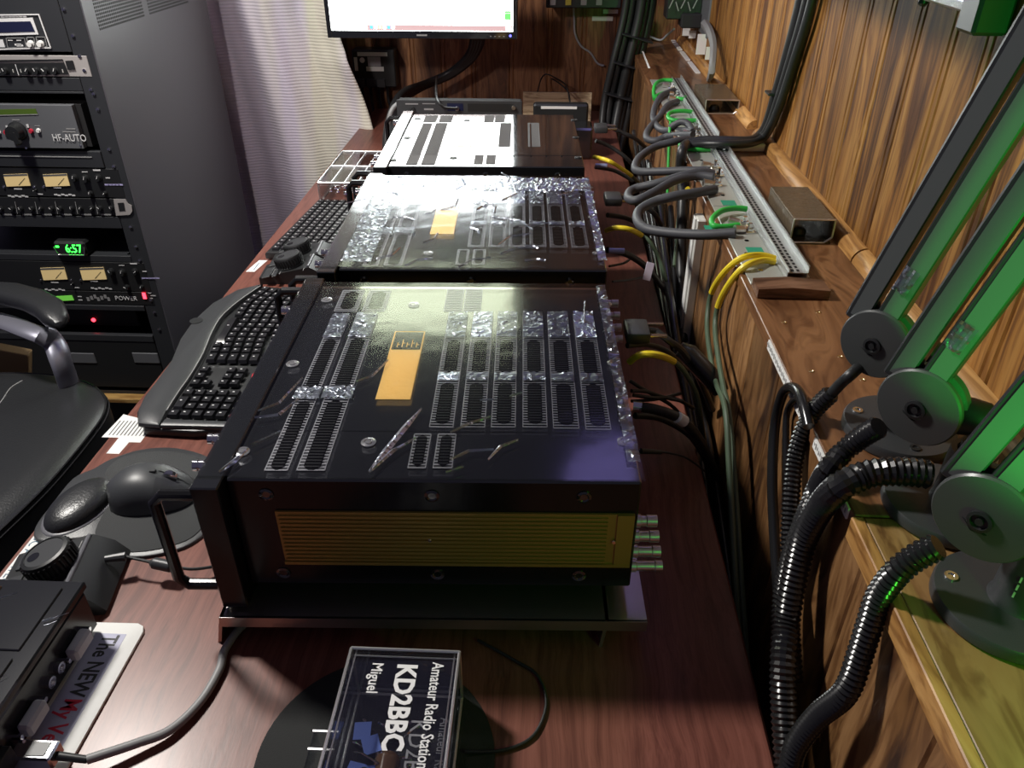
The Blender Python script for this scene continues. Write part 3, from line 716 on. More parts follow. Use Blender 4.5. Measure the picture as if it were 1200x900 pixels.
for i in range(9):
    a = Vector((random.uniform(-.68, -.52), random.uniform(.36, .58), ZD + .0803)); an = random.uniform(.2, 1.2); d = Vector((math.cos(an), math.sin(an), 0)) * random.uniform(.015, .04); s = Vector((-d.y, d.x, 0)).normalized() * .0014; up = Vector((0, 0, .0015))
    b.quad(a - s, a + d, a + d + up * .3, a + up); b.quad(a + up, a + d + up * .3, a + d, a + s)
stuff(loc_(b.out('film_crease', film2, flat=True), hub))
for yy in (.545, .455):
    d = loc_(B().box((-.504, yy, ZD + .034), (.014, .034, .017), bev=.003).out('capped_socket', greyp), hub)
    for s in (-.021, .021): loc_(B().cyl((-.512, yy + s, ZD + .034), (-.503, yy + s, ZD + .034), .003, n=8).out('screw', chrome), hub)
for yy in (.513, .495): loc_(B().lathe([(.0065, 0), (.0065, .006), (.004, .006), (.004, .002), (0, .002)], (-.512, yy, ZD + .036), (1, 0, 0), 14).out('round_socket', chrome), hub)
loc_(B().box((-.508, .405, ZD + .030), (.01, .03, .024), bev=.001).out('port_block', plas), hub)
pl = thing('network_cable', 'light grey network cable with a silver plug curving over the desk to the riser', 'cable', (-.48, .424, ZD + .02))
loc_(B().box((-.487, .424, ZD + .023), (.042, .022, .017), bev=.002).out('plug', chrome), pl)
loc_(B().box((-.482, .424, ZD + .0318), (.018, .014, .001)).out('latch', plas), pl)
loc_(B().cyl((-.466, .424, ZD + .021), (-.438, .424, ZD + .017), .0045, .0038, 12).out('strain_relief', plas), pl)
cp = [Vector((-.438, .424, ZD + .017)), P(160, 871, z=ZD + .012), P(200, 855, z=ZD + .008), P(235, 822, z=ZD + .006), P(257, 785, z=ZD + .006), P(266, 757, z=ZD + .006), Vector((-.335, .62, ZD + .006)), Vector((-.25, .72, ZD + .006))]
loc_(B().tube(cp, .0048, 12, sm=8).out('sheath', cabg2), pl)
# USB lead of the dial controller
ub = thing('usb_lead', 'thin black lead with a ferrite lump plugged into the dial controller', 'cable', (-.50, .68, ZD + .02))
q = [P(123, 655, z=ZD + .03), P(135, 652, z=ZD + .03), P(147, 652, z=ZD + .028)]
loc_(B().tube([q[0], q[2]], [.004, .006], 10).out('plug', plas2), ub)
loc_(B().tube([q[2], P(160, 655, z=ZD + .028), P(178, 659, z=ZD + .026)], .002, 8, sm=4).out('lead', plas), ub)
loc_(B().tube([P(177, 659, z=ZD + .026), P(181, 660, z=ZD + .026), P(200, 664, z=ZD + .024), P(204, 664, z=ZD + .024)], [.004, .0075, .0075, .004], 12).out('ferrite', plas2), ub)
loc_(B().tube([P(203, 664, z=ZD + .024), P(225, 667, z=ZD + .018), P(250, 664, z=ZD + .012), P(300, 655, z=ZD + .006)], .002, 8, sm=4).out('lead', plas), ub)
# ================================================================ ACRYLIC BOX ON A ROUND MAT
c = P(440, 890, z=ZD + .001)
mat = B().lathe([(.118, 0), (.12, .001), (.12, .002), (.118, .0028), (0, .0028)], (c.x, c.y, ZD), n=64).out('round_mat', felt, loc=(c.x, c.y, ZD))
tag(mat, 'round black felt mat under the clear lettered box', 'mat')
bx0, bx1, by0, by1, bz0, bz1 = -.190, -.078, .33, .520, ZD + .003, ZD + .078
ab = thing('acrylic_box', 'clear acrylic box with white lettering on the round mat', 'box', ((bx0 + bx1) / 2, .43, bz0))
T_ = .003
for nm, a in [('lid', (bx0, bx1, by0, by1, bz1 - T_, bz1)), ('side', (bx0, bx0 + T_, by0, by1, bz0, bz1 - T_)), ('side', (bx1 - T_, bx1, by0, by1, bz0, bz1 - T_)), ('end', (bx0 + T_, bx1 - T_, by1 - T_, by1, bz0, bz1 - T_)), ('end', (bx0 + T_, bx1 - T_, by0, by0 + T_, bz0, bz1 - T_)), ('bottom', (bx0, bx1, by0, by1, bz0 - .001, bz0))]:
    loc_(B().bx(*a).out(nm, acryl, flat=True), ab)
b = B(); r = .0016
E8 = [(x, y, z) for x in (bx0, bx1) for y in (by0, by1) for z in (bz0, bz1)]
for i in range(8):
    for j in range(i + 1, 8):
        if sum(1 for k in range(3) if abs(E8[i][k] - E8[j][k]) > 1e-6) == 1: b.cyl(E8[i], E8[j], r, n=6)
for x in (bx0 + .005, bx1 - .005): b.cyl((x, by0, bz1 - .004), (x, by1, bz1 - .004), .0009, n=6)
b.cyl((bx0, by1 - .006, bz1 - .004), (bx1, by1 - .006, bz1 - .004), .001, n=6)
stuff(loc_(b.out('edge_highlights', acryl_edge), ab))  # pale rods drawn as the bright highlights along the box edges
dn = (0, -1, 0); rt = (1, 0, 0); zt = bz1 + .0002
for body, x, y, sz, xs in [('Amateur Radio Station', -.1035, .506, .0165, .74), ('KD2BBC', -.138, .503, .028, .90), ('Miguel', -.164, .503, .016, .85)]:
    loc_(text(body, wmark, None, sz, basis((x, y, zt), dn, rt), 'lettering', .00015, xs=xs, bold=.0009 if sz > .02 else .0002), ab)
for body, x, y, sz, xs in [('Amateur Radio', -.094, .475, .0145, .80), ('KD2BBC', -.123, .472, .025, .9)]:
    loc_(text(body, greyp, None, sz, basis((x, y, bz0 + .030), dn, rt), 'lettering_reflection', .00015, xs=xs), ab)  # dim second copy stands in for the lettering's reflection inside the box
# what lies in the box
for i, (x, y, a) in enumerate([(-.172, .462, .1), (-.160, .447, .4), (-.170, .418, -.2), (-.155, .415, .1), (-.176, .393, .15), (-.158, .388, .0)]):
    t = B().box((x, y, bz0 + .022 + .0008 * i), (.017, .019, .001), Euler((0, 0, a)).to_matrix()).out('blue_tag', bluep, loc=(x, y, bz0 + .022 + .0008 * i))
    tag(t, 'small blue printed tag inside the clear lettered box', 'tag', 'blue tags in the acrylic box')
bo = thing('terminal_block', 'amber and black component with metal prongs inside the clear box', 'component', (-.142, .405, bz0))
loc_(B().lathe([(.010, 0), (.013, .004), (.013, .03), (.009, .034), (.012, .036), (.012, .05), (0, .052)], (-.142, .44, bz0 + .016), (0, -1, 0), 20).out('body', brownp), bo)
for i in range(5): loc_(B().tube([(-.148 + .003 * i, .425 - .012 * i, bz0 + .028), (-.165 + .006 * i, .43 - .015 * i, bz0 + .036), (-.176 + .004 * i, .44 - .018 * i, bz0 + .02)], .0011, 6).out('prong', chrome), bo)
for i in range(26):
    x, y = random.uniform(-.183, -.13), random.uniform(.36, .485); an = random.uniform(0, PI); l = random.uniform(.010, .020)
    z = bz0 + .003 + random.uniform(0, .014)
    o = B().tube([(x, y, z), (x + l * math.cos(an) * .6, y + l * math.sin(an) * .6, z + .002), (x + l * math.cos(an), y + l * math.sin(an), z)], .0014, 6).out('wire_clip', chrome, loc=(x, y, z))
    tag(o, 'thin bright metal clip lying loose in the clear box', 'clip', 'metal clips in the acrylic box')
for y in (.452, .433, .408):
    tp = B().bx(bx0 - .028, bx0 - .002, y - .001, y + .001, ZD + .035, ZD + .0375).out('clear_prong', acryl_edge); loc_(tp, ab)
loc_(B().bx(bx0 - .027, bx0 - .0255, .405, .455, ZD + .01, ZD + .036).out('clear_hook', acryl), ab)
tc = thing('thin_cable', 'thin black cable looping from under the riser to the clear box', 'cable', (0, .5, ZD))
loc_(B().tube([P(560, 750, z=ZD + .003), P(605, 775, z=ZD + .003), P(630, 792, z=ZD + .003), P(640, 825, z=ZD + .003), P(625, 862, z=ZD + .003), P(590, 879, z=ZD + .003), P(545, 881, z=ZD + .006)], .0018, 8, sm=6).out('sheath', plas), tc)
# ================================================================ CLEAR DRAWER BOX BEHIND THE SMALL KEYBOARD
dx0, dx1, dy0, dy1, dz0, dz1 = -.628, -.482, 2.06, 2.36, ZD, ZD + .058
db = thing('clear_drawer_box', 'clear plastic box of small bright parts behind the small keyboard', 'box', (-.555, 2.2, ZD))
for nm, a in [('lid', (dx0, dx1, dy0, dy1, dz1 - .002, dz1)), ('side', (dx0, dx0 + .002, dy0, dy1, dz0, dz1)), ('side', (dx1 - .002, dx1, dy0, dy1, dz0, dz1)), ('end', (dx0, dx1, dy0, dy0 + .002, dz0, dz1)), ('end', (dx0, dx1, dy1 - .002, dy1, dz0, dz1)), ('divider', (dx0, dx1, 2.21, 2.212, dz0, dz1))]:
    loc_(B().bx(*a).out(nm, acryl, flat=True), db)
b = B()
E8 = [(x, y, z) for x in (dx0, dx1) for y in (dy0, 2.21, dy1) for z in (dz0, dz1)]
for i in range(12):
    for j in range(i + 1, 12):
        if sum(1 for k in range(3) if abs(E8[i][k] - E8[j][k]) > 1e-6) == 1: b.cyl(E8[i], E8[j], .0022, n=6)
for i in range(1, 4): b.cyl((lerp(dx0, dx1, i / 4), dy0, dz1), (lerp(dx0, dx1, i / 4), dy1, dz1), .0012, n=6)
stuff(loc_(b.out('edge_highlights', acryl_edge), db))  # highlights on the drawer box edges, modelled as pale rods
for i in range(22):
    x, y = random.uniform(dx0 + .015, dx1 - .015), random.uniform(dy0 + .015, 2.2)
    o = B().lathe([(.005, 0), (.006, .002), (.004, .004), (.004, .009), (0, .010)], (x, y, ZD + .004 + random.random() * .02), n=10).out('connector', chrome, loc=(x, y, ZD + .01))
    tag(o, 'small bright metal connector heaped in the clear drawer box', 'connector', 'connectors in the clear drawer box')
# ================================================================ OFFICE CHAIR
ch = thing('office_chair', 'black leather office chair with padded arm, pushed against the desk', 'chair', (-1.25, 1.15, 0))
ST = .50
edge = [P(u, v, z=ST) for u, v in [(118, 476), (121, 492), (100, 525), (60, 565), (0, 617)]]
seat = [(-1.02, 1.47), (-.985, 1.40), (-.975, 1.30), (-.975, 1.15), (-.99, 1.02), (-1.01, .9), (-1.06, .82), (-1.2, .78), (-1.45, .80), (-1.52, .9), (-1.54, 1.15), (-1.52, 1.4), (-1.45, 1.53), (-1.25, 1.56), (-1.10, 1.53)]
seat = [(p.x, p.y) for p in spline([(a, c, 0) for a, c in seat], 4, closed=True)]
def ring_(s, z): 
    cx, cy = -1.255, 1.17
    return [Vector((cx + (a - cx) * s, cy + (c - cy) * s, z)) for a, c in seat]
loc_(B().rings([ring_(.94, ST - .11), ring_(.99, ST - .10), ring_(1.0, ST - .07), ring_(1.0, ST - .03), ring_(.985, ST - .012), ring_(.94, ST - .001), ring_(.8, ST + .006), ring_(.5, ST + .006), ring_(.2, ST + .002)]).out('seat', leather), ch)
for z, s in ((ST - .012, .988), (ST - .022, 1.0)):
    q = ring_(s, z); loc_(B().tube(q + [q[0]], .0025, 6).out('piping', rub), ch)
q = [P(-20, 490, z=ST + .007), P(0, 472, z=ST + .007), P(12, 455, z=ST + .007), P(26, 446, z=ST + .005)]; loc_(B().tube(q, .0012, 6, sm=4).out('seam', gmark), ch)
a0 = [(P(-90, 352, z=.665), .03), (P(-30, 342, z=.678), .036), (P(10, 344, z=.682), .037), (P(40, 352, z=.68), .036), (P(58, 362, z=.674), .034), (P(66, 374, z=.668), .027), (P(70, 381, z=.664), .012)]
rs = []
for i, (p, wd) in enumerate(a0):
    t = (a0[min(i + 1, len(a0) - 1)][0] - a0[max(0, i - 1)][0]); t.z = 0; t.normalize(); s = Vector((-t.y, t.x, 0))
    rs.append([p + s * wd * (abs(math.cos(k * PI / 10)) ** .7) * (1 if math.cos(k * PI / 10) >= 0 else -1) + Vector((0, 0, .02 * min(1, wd / .03) * (abs(math.sin(k * PI / 10)) ** .8) * (1 if math.sin(k * PI / 10) > 0 else -1))) for k in range(20)])
arm = loc_(B().rings(rs).out('arm_pad', leather, sharp=60), ch)
steel = mk('arm_metal', (.30, .30, .36), .35, .6)
q = [P(-90, 385, z=.61), P(-20, 372, z=.625), P(40, 390, z=.63), P(62, 400, z=.60), P(72, 425, z=.56), P(82, 455, z=.49), P(88, 480, z=.43)]
q = spline(q, 5); rs = []
for i, p in enumerate(q):
    t = (q[min(i + 1, len(q) - 1)] - q[max(0, i - 1)]).normalized(); s = Vector((.35, .94, 0)); s = (s - t * s.dot(t)).normalized(); nrm = t.cross(s)
    wd = .026; th = .012
    rs.append([p + s * wd * math.cos(k * PI / 8) + nrm * th * math.sin(k * PI / 8) for k in range(16)])
loc_(B().rings(rs).out('arm_support', steel), ch)
loc_(B().cyl((-1.25, 1.15, .12), (-1.25, 1.15, ST - .1), .03).out('gas_column', chrome), ch)
for i in range(5):
    a = 2 * PI * i / 5 + .3; p = Vector((-1.25 + .28 * math.cos(a), 1.15 + .28 * math.sin(a), .07))
    lg_ = loc_(B().tube([(-1.25, 1.15, .12), p], [.022, .014], 8).out('leg', chrome), ch)
    loc_(B().lathe([(.028, -.012), (.03, 0), (.028, .012)], (p.x, p.y, .03), (math.cos(a + 1.5), math.sin(a + 1.5), 0), 16).out('caster', rub), ch)
t = tag(B().box((-1.42, 1.66, .36), (.11, .03, .30), Euler((.1, .35, .2)).to_matrix(), bev=.002).out('cardboard_flap', card_m, loc=(-1.42, 1.66, .22)), 'brown cardboard panel standing behind the office chair', 'cardboard')
# ================================================================ EQUIPMENT RACK
RX = -1.11; RY = 1.98; RB = 2.72
def R(u, v): p = P(u, v, y=RY); return p.x, p.z
def rz_(v, u=100): return P(u, v, y=RY).z
rk = thing('equipment_rack', 'tall dark grey equipment rack with a plain side and vented top', 'rack', (-1.4, 2.3, .13))
XI = -1.165
loc_(B().bx(RX - .004, RX, RY, RB, .16, 1.42, bev=.001).out('side_panel', racks), rk)
loc_(B().bx(XI, RX - .002, RY - .001, RY + .03, .16, 1.42, bev=.002).out('front_post', rackm), rk)
loc_(B().bx(-1.80, -1.745, RY - .001, RY + .03, .16, 1.42, bev=.002).out('front_post', rackm), rk)
loc_(B().bx(-1.80, RX - .004, RY + .40, RB, .16, 1.42).out('inner_panel', matte), rk)
loc_(B().bx(-1.80, RX, RY, RB, .148, .16).out('base_panel', rackm), rk)
# perforated vent fields of the side panel
b = B()
for (y0, y1) in ((RY + .05, RY + .30), (RY + .33, RY + .60)):
    for (z0, z1) in ((1.275, 1.34), (1.19, 1.262)):
        for i in range(26):
            for j in range(9):
                yy = lerp(y0, y1, (i + .5) / 26); zz = lerp(z0, z1, (j + .5) / 9)
                b.box((RX + .0002, yy, zz), (.0006, .0062, .005))
stuff(loc_(b.out('vent_holes', matte, flat=True), rk))
def unit(name, label, v0, v1, m=rackm, x1=-1.132, depth=.25, proud=.002, u=100, cat='rack unit'):
    z1, z0 = rz_(v0, u), rz_(v1, u)
    t = thing(name, label, cat, (-1.4, RY, z0), 0, None)
    loc_(B().bx(-1.745, x1, RY - proud, RY + .004, z0 + .0006, z1 - .0006, bev=.0008).out('front_panel', m), t)
    loc_(B().bx(-1.70, XI - .02, RY + .004, RY + depth, z0 + .002, z1 - .002).out('housing', matte), t)
    return t, z0, z1
def rscrew(t, x, z, m=chrome): loc_(B().lathe([(.0045, 0), (.0045, .002), (.002, .003), (0, .003)], (x, RY - .002, z), (0, -1, 0), 10).out('screw', m), t)
def knob(t, u, v, r, m=plas, h=.012, mark=True, name='knob', off=.0):
    x, z = R(u, v)
    k = loc_(B().lathe([(r, 0), (r, h * .3), (r * .8, h * .35), (r * .75, h), (0, h)], (x, RY - .002 - off, z), (0, -1, 0), 16).out(name, m), t)
    if mark: a = random.uniform(-1, 1); loc_(B().box((x + math.sin(a) * r * .45, RY - .0025 - h - off, z + math.cos(a) * r * .45), (.0016, .001, r * .8), Euler((0, a, 0)).to_matrix()).out('pointer', wmark), t)
    return k
def face(t, name, m, pts, y=.003, th=.002):
    q = [R(*p) for p in pts]
    b = B(); b.rings([[Vector((a, RY - y - k, c)) for a, c in q] for k in (0, th)]); return loc_(b.out(name, m), t)
def rect(t, name, m, u0, v0, u1, v1, y=.003, th=.002):
    x0, z1 = R(u0, v0); x1, z0 = R(u1, v1); return loc_(B().bx(min(x0, x1), max(x0, x1), RY - y - th, RY - y, min(z0, z1), max(z0, z1)).out(name, m), t)
def dashes(t, m, lst, y=.003):
    b = B()
    for (u, v, w_, h_) in lst:
        x, z = R(u, v); b.bx(x - w_ / 2, x + w_ / 2, RY - y - .0004, RY - y, z - h_ / 2, z + h_ / 2)
    return stuff(loc_(b.out('printed_marks', m, flat=True), t))
# display unit
t, z0, z1 = unit('display_unit', 'black rack unit with white-framed dark display at the top of the rack', -30, 61, x1=XI)
face(t, 'frame_line', wmark, [(-40, 17), (47, 16), (61, 55), (60, 56), (46, 17.3), (-40, 18.5)])
face(t, 'frame_line', wmark, [(-40, 58), (61, 55), (61, 56.3), (-40, 59.3)])
face(t, 'display_frame', wmark, [(-60, 23), (39.5, 20.5), (46.5, 40), (-60, 43)])
face(t, 'display', lcdb, [(-60, 26.5), (37, 24.5), (42.5, 36.5), (-60, 39.5)], .0052, .001)
for u in (7.5, 25): pass
for (a, b_, c, d_) in [(8, 44, 30, 56), (32, 43.2, 41, 55.5), (43, 42.7, 54, 55)]:
    w = .6
    for q in ([(a, b_), (c, b_), (c, b_ + w), (a, b_ + w)], [(a + 2.5, d_ - w), (c + 2.5, d_ - w), (c + 2.5, d_), (a + 2.5, d_)], [(a, b_), (a + w, b_), (a + 3, d_), (a + 2.4, d_)], [(c - w, b_), (c, b_), (c + 2.8, d_), (c + 2.2, d_)]): face(t, 'frame_line', gmark, q)
rect(t, 'key_pad', wmark, -6, 46, 7.5, 55)
knob(t, 37.5, 51, .008, white, mark=False); knob(t, 49, 51, .008, white, mark=False)
dashes(t, wmark, [(4 + i * 4.2, 18.8 - i * .05, .011, .005) for i in range(7)] + [(13 + 10 * i, 47, .012, .002) for i in range(2)] + [(20 + i * 2, 52 + (i % 2), .008, .004) for i in range(4)])
for v in (11, 42): rscrew(t, R(75 if v == 11 else 86, v)[0], R(80, v)[1])
# equaliser
t, z0, z1 = unit('equalizer', 'silver-faced slim equalizer with black knobs, upper one in the rack', 65, 90, panel_al)
face(t, 'knob_field', plas, [(-60, 75), (76, 73), (81.5, 86.5), (-60, 89)]); face(t, 'slot_line', plas, [(-60, 70.8), (74, 69), (75, 70.6), (-60, 72.6)])
face(t, 'power_switch', plas, [(77.5, 71), (86, 70.5), (89, 81), (80.5, 81.5)])
face(t, 'field_border', wmark, [(19, 75), (19.8, 75), (24, 88), (23.2, 88)], .0052, .0004)
for u in (-20, -8, 8, 33, 44.5, 55, 66): knob(t, u, 82.5, .0095, h=.010, off=.002)
for u in (1, 17, 26, 75): rect(t, 'slider', offw, u - .9, 80.5, u + 1.1, 84.5, .005)
for a, b_ in ((94, 66), (99.5, 82.5)): x, z = R(a, b_); rscrew(t, x, z, chrome)
# blank
t, z0, z1 = unit('blank_panel', 'plain black blank panel below the silver equalizer', 91, 107, x1=XI)
x, z = R(107, 105); rscrew(t, x, z)
# tuner
t, z0, z1 = unit('tuner', 'grey antenna tuner panel with big knob and HF-AUTO lettering', 122, 173, hfg, x1=R(94, 148)[0], proud=.012)
face(t, 'display', lcdd, [(-60, 128), (45, 126), (47.5, 132), (-60, 134.5)], .0125, .001); face(t, 'display_line', gmark, [(-60, 134.5), (47.5, 132), (48, 133), (-60, 135.5)], .0125, .001)
x, z = R(24.5, 152); k = loc_(B().lathe([(.024, 0), (.024, .006), (.020, .008), (.018, .028), (.0, .029)], (x, RY - .012, z), (0, -1, 0), 28).out('tuning_knob', plas), t)
loc_(B().box((x + .004, RY - .036, z - .012), (.020, .010, .036), Euler((0, -.25, 0)).to_matrix(), bev=.004).out('grip', plas), k)
for u, v, m in [(2, 153.5, white), (10.5, 153.5, inkr), (40, 152, inkr), (48.5, 151.5, white)]: knob(t, u, v, .006, m, h=.006, mark=False, name='button', off=.010)
M0 = lambda u, v, y: Vector((R(u, v)[0], RY - y, R(u, v)[1]))
loc_(text('HF-AUTO', wmark, None, .026, basis(M0(66, 163.5, .0145), (1, 0, .0), (0, 0, 1)), 'lettering', .0003, xs=.80), t)
dashes(t, gmark, [(86, 149.5, .024, .003), (84, 153, .034, .003), (22, 139, .020, .003), (0, 148, .012, .002), (47, 146, .014, .002)], .0125)
loc_(B().box(M0(36, 146, .0135), (.006, .001, .008)).out('arrow_mark', wmark), t); loc_(B().box(M0(12, 147.5, .0135), (.006, .001, .008)).out('arrow_mark', wmark), t)
for u, v in ((34, 172), (97, 169)): knob(t, u, v, .003, chrome, h=.002, mark=False, name='screw', off=.010)
# opening frame parts of the rack itself
def rail(v0, v1, name='cross_panel', y=.002): z1, z0 = rz_(v0), rz_(v1); loc_(B().bx(-1.745, XI, RY - y, RY + .01, z0, z1, bev=.001).out(name, rackm), rk)
rail(107.5, 110); rail(177, 196, 'shelf_front', .004)
loc_(B().bx(-1.745, -1.19, RY - .006, RY - .003, rz_(183, 60) - .001, rz_(183, 60) + .001).out('shelf_lip', gmark), rk)
def compressor(label, v0, v1, sh, name='compressor'):
    t, z0, z1 = unit(name, label, v0, v1, plas); dv = v0 - 197
    for a, c in ((5, 37), (51, 83)):
        a += sh; c += sh
        face(t, 'meter', metr, [(a, 204 + dv), (c - 4, 203 + dv), (c, 217 + dv), (a + 4, 218 + dv)])
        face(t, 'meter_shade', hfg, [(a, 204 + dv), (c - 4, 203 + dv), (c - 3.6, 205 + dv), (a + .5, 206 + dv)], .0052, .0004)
        face(t, 'needle', plas, [((a + c) / 2 + 2, 216 + dv), (c - 7, 208 + dv), (c - 6.4, 208 + dv), ((a + c) / 2 + 3, 216 + dv)], .0055, .0003)
    for u, v, r in [(88, 208, .010), (101, 209, .011), (116, 208, .010), (107, 226, .008), (124, 226, .006), (43, 222, .003)]:
        knob(t, u + sh, v + dv, r)
    for u in (5.5, 41, 52): knob(t, u + sh, 218.5 + dv, .0035, chrome, h=.004, mark=False, name='toggle')
    dashes(t, wmark, [(114 + sh, 199 + dv, .02, .004), (22 + sh, 221 + dv, .022, .003), (68 + sh, 219.5 + dv, .022, .003), (100 + sh, 201 + dv, .016, .002), (127 + sh, 208 + dv, .012, .003)] + [(12 + sh + i * 4, 229 + dv + (i % 2), .009, .004) for i in range(6)] + [(66 + sh + i * 4.2, 227.5 + dv + (i % 2), .009, .004) for i in range(6)] + [(48 + sh, 227 + dv, .014, .003)])
    dashes(t, mk('lilac_marks', (.45, .42, .7), .5), [(126 + sh + 4 * i, 216 + dv, .012, .004) for i in range(5)])
    return t
compressor('black rack compressor with two amber meters, upper of the two', 197, 231, 0)
t, z0, z1 = unit('graphic_equalizer', 'slim black equalizer strip with paired knobs and silver right end', 232, 252, plas)
face(t, 'end_plate', panel_al, [(134, 233), (148, 233), (151, 238), (155, 240), (156, 247), (153, 251), (137, 252)]); face(t, 'power_switch', plas, [(139, 237), (146, 236.5), (148, 246), (141, 246.5)], .0052, .001)
for i in range(12): knob(t, 131 - i * 11.6 - (1.5 if i % 2 else 0), 243.5 + .15 * i * .5, .0075, h=.008)
for i in range(6): face(t, 'divider_line', gmark, [(112 - i * 23.5, 236), (112.6 - i * 23.5, 236), (115.8 - i * 23.5, 250), (115 - i * 23.5, 250)], .003, .0006)
dashes(t, gmark, [(125 - i * 23, 251, .028, .004) for i in range(6)])
t, z0, z1 = unit('blank_panel', 'plain black blank panel above the clock opening', 253, 267, x1=XI)
# clock in the opening
ck = thing('clock', 'small clock with green glowing digits in the rack opening', 'clock', (R(84, 291)[0], RY + .03, R(84, 297)[1]))
z1, z0 = rz_(282), rz_(298.5); x0, x1 = R(66, 290)[0], R(103, 290)[0]
loc_(B().bx(x0, x1, RY - .012, RY + .05, z0, z1, bev=.006).out('case', plas), ck)
loc_(B().tube([(x0 + .002, RY - .013, z1 - .014), (x0 + .008, RY - .013, z0 + .004), (x1 - .008, RY - .013, z0 + .004), (x1 - .002, RY - .013, z1 - .014)], .0022, 6).out('silver_trim', silver), ck)
loc_(text('6:57', ledg, None, .034, basis(Vector((lerp(x0, x1, .36), RY - .0126, lerp(z0, z1, .27))), (1, 0, 0), (.05, 0, 1)), 'digits', .0004, xs=.82), ck)
loc_(B().box((x0 + .012, RY - .0126, z1 - .014), (.009, .001, .005)).out('lamp', ledg), ck)
loc_(B().bx(R(134, 275)[0], R(141, 275)[0], RY + .1, RY + .105, R(134, 284)[1], R(134, 272)[1]).out('tag', greyp), ck)
t = tag(B().bx(-1.74, -1.18, RY + .01, RY + .38, rz_(299) - .003, rz_(299)).out('rack_shelf', rackm, loc=(-1.5, RY, rz_(299))), 'black shelf the clock stands on', 'shelf', None)
rail(299, 306)
compressor('black rack compressor with two amber meters below the green clock', 306.5, 340, 43)
t, z0, z1 = unit('power_unit', 'black power strip unit with green display and red lit switch', 340.5, 356, plas)
face(t, 'display', lcdg, [(66.5, 346.5), (85, 345.5), (87.5, 351), (69, 352)]); rect(t, 'red_switch', ledr, 167, 342.5, 172.5, 349.5)
loc_(text('POWER', wmark, None, .019, basis(M0(136, 351, .0035), (1, 0, 0), (0, 0, 1)), 'lettering', .0003), t)
dashes(t, wmark, [(94, 347, .012, .003), (95, 351, .012, .003), (180, 346, .016, .002), (176, 343, .008, .002), (178, 349, .008, .002)]); dashes(t, gmark, [(104 + i * 4, 350 - (i % 3) * 1.5, .008, .012) for i in range(7)])
rail(356.5, 362, 'shelf_front', .006)
sb = thing('shelf_box', 'dark box with a red lamp in the lower rack opening', 'electronic box', (-1.4, RY + .06, rz_(391)))
loc_(B().bx(-1.70, R(152, 380)[0], RY + .05, RY + .3, rz_(391), rz_(366), bev=.003).out('case', plas), sb)
loc_(B().lathe([(.006, 0), (.006, .003), (0, .004)], (R(101, 387)[0] , RY + .05, R(101, 384)[1]), (0, -1, 0), 12).out('lamp', ledr), sb)
rail(391, 398, 'shelf_front', .006)
dr = thing('storage_unit', 'black rack drawer with two grey latches at the bottom of the rack', 'drawer', (-1.4, RY, rz_(450)))
loc_(B().bx(-1.745, XI, RY - .004, RY + .35, rz_(452), rz_(399), bev=.002).out('front', plas), dr)
for u in (98, 172): x, z = R(u, 418.5); loc_(B().bx(x - .04, x + .04, RY - .007, RY - .003, z - .018, z + .018, bev=.002).out('latch', hfg), dr)
for v in (110, 128, 175, 195, 266, 289, 305, 352, 366, 386): 
    u = 87 + .298 * v - 12 - 0; x, z = R(u, v); rscrew(rk, RX - .03, z)
t = tag(B().bx(-1.75, -1.08, RY - .03, RB, .132, .148, bev=.002).out('wooden_board', yellow_w, loc=(-1.4, 2.2, .132)), 'yellow wooden board under the equipment rack', 'board')
t = tag(B().bx(-1.72, -1.12, RY + .02, RB - .05, .0, .132, bev=.003).out('plinth', plas, loc=(-1.4, 2.2, 0)), 'black plinth below the yellow board under the rack', 'plinth')
# ================================================================ CURTAIN
m = bpy.data.materials.new('curtain_cloth'); m.use_nodes = True; nt = m.node_tree; b_ = nt.nodes['Principled BSDF']; b_.inputs['Roughness'].default_value = .75; b_.inputs['Sheen Weight'].default_value = .2
tc_ = nt.nodes.new('ShaderNodeTexCoord'); mp1 = nt.nodes.new('ShaderNodeMapping'); mp1.inputs['Scale'].default_value = (9, .2, .5); n_ = nt.nodes.new('ShaderNodeTexNoise'); n_.inputs['Scale'].default_value = 1; n_.inputs['Detail'].default_value = 1
r_ = nt.nodes.new('ShaderNodeValToRGB'); r_.color_ramp.elements[0].position = .46; r_.color_ramp.elements[0].color = (.66, .60, .72, 1); r_.color_ramp.elements[1].position = .64; r_.color_ramp.elements[1].color = (.74, .71, .60, 1)
wv = nt.nodes.new('ShaderNodeTexWave'); wv.bands_direction = 'Z'; wv.inputs['Scale'].default_value = 30; wv.inputs['Distortion'].default_value = .3
bp = nt.nodes.new('ShaderNodeBump'); bp.inputs['Strength'].default_value = .35; bp.inputs['Distance'].default_value = .004
nt.links.new(tc_.outputs['Object'], mp1.inputs[0]); nt.links.new(mp1.outputs[0], n_.inputs['Vector']); nt.links.new(n_.outputs['Fac'], r_.inputs[0]); nt.links.new(r_.outputs[0], b_.inputs['Base Color'])
nt.links.new(tc_.outputs['Object'], wv.inputs['Vector']); nt.links.new(wv.outputs['Fac'], bp.inputs['Height']); nt.links.new(bp.outputs[0], b_.inputs['Normal'])
g = []; random.seed(3)
NZ, NX = 60, 120
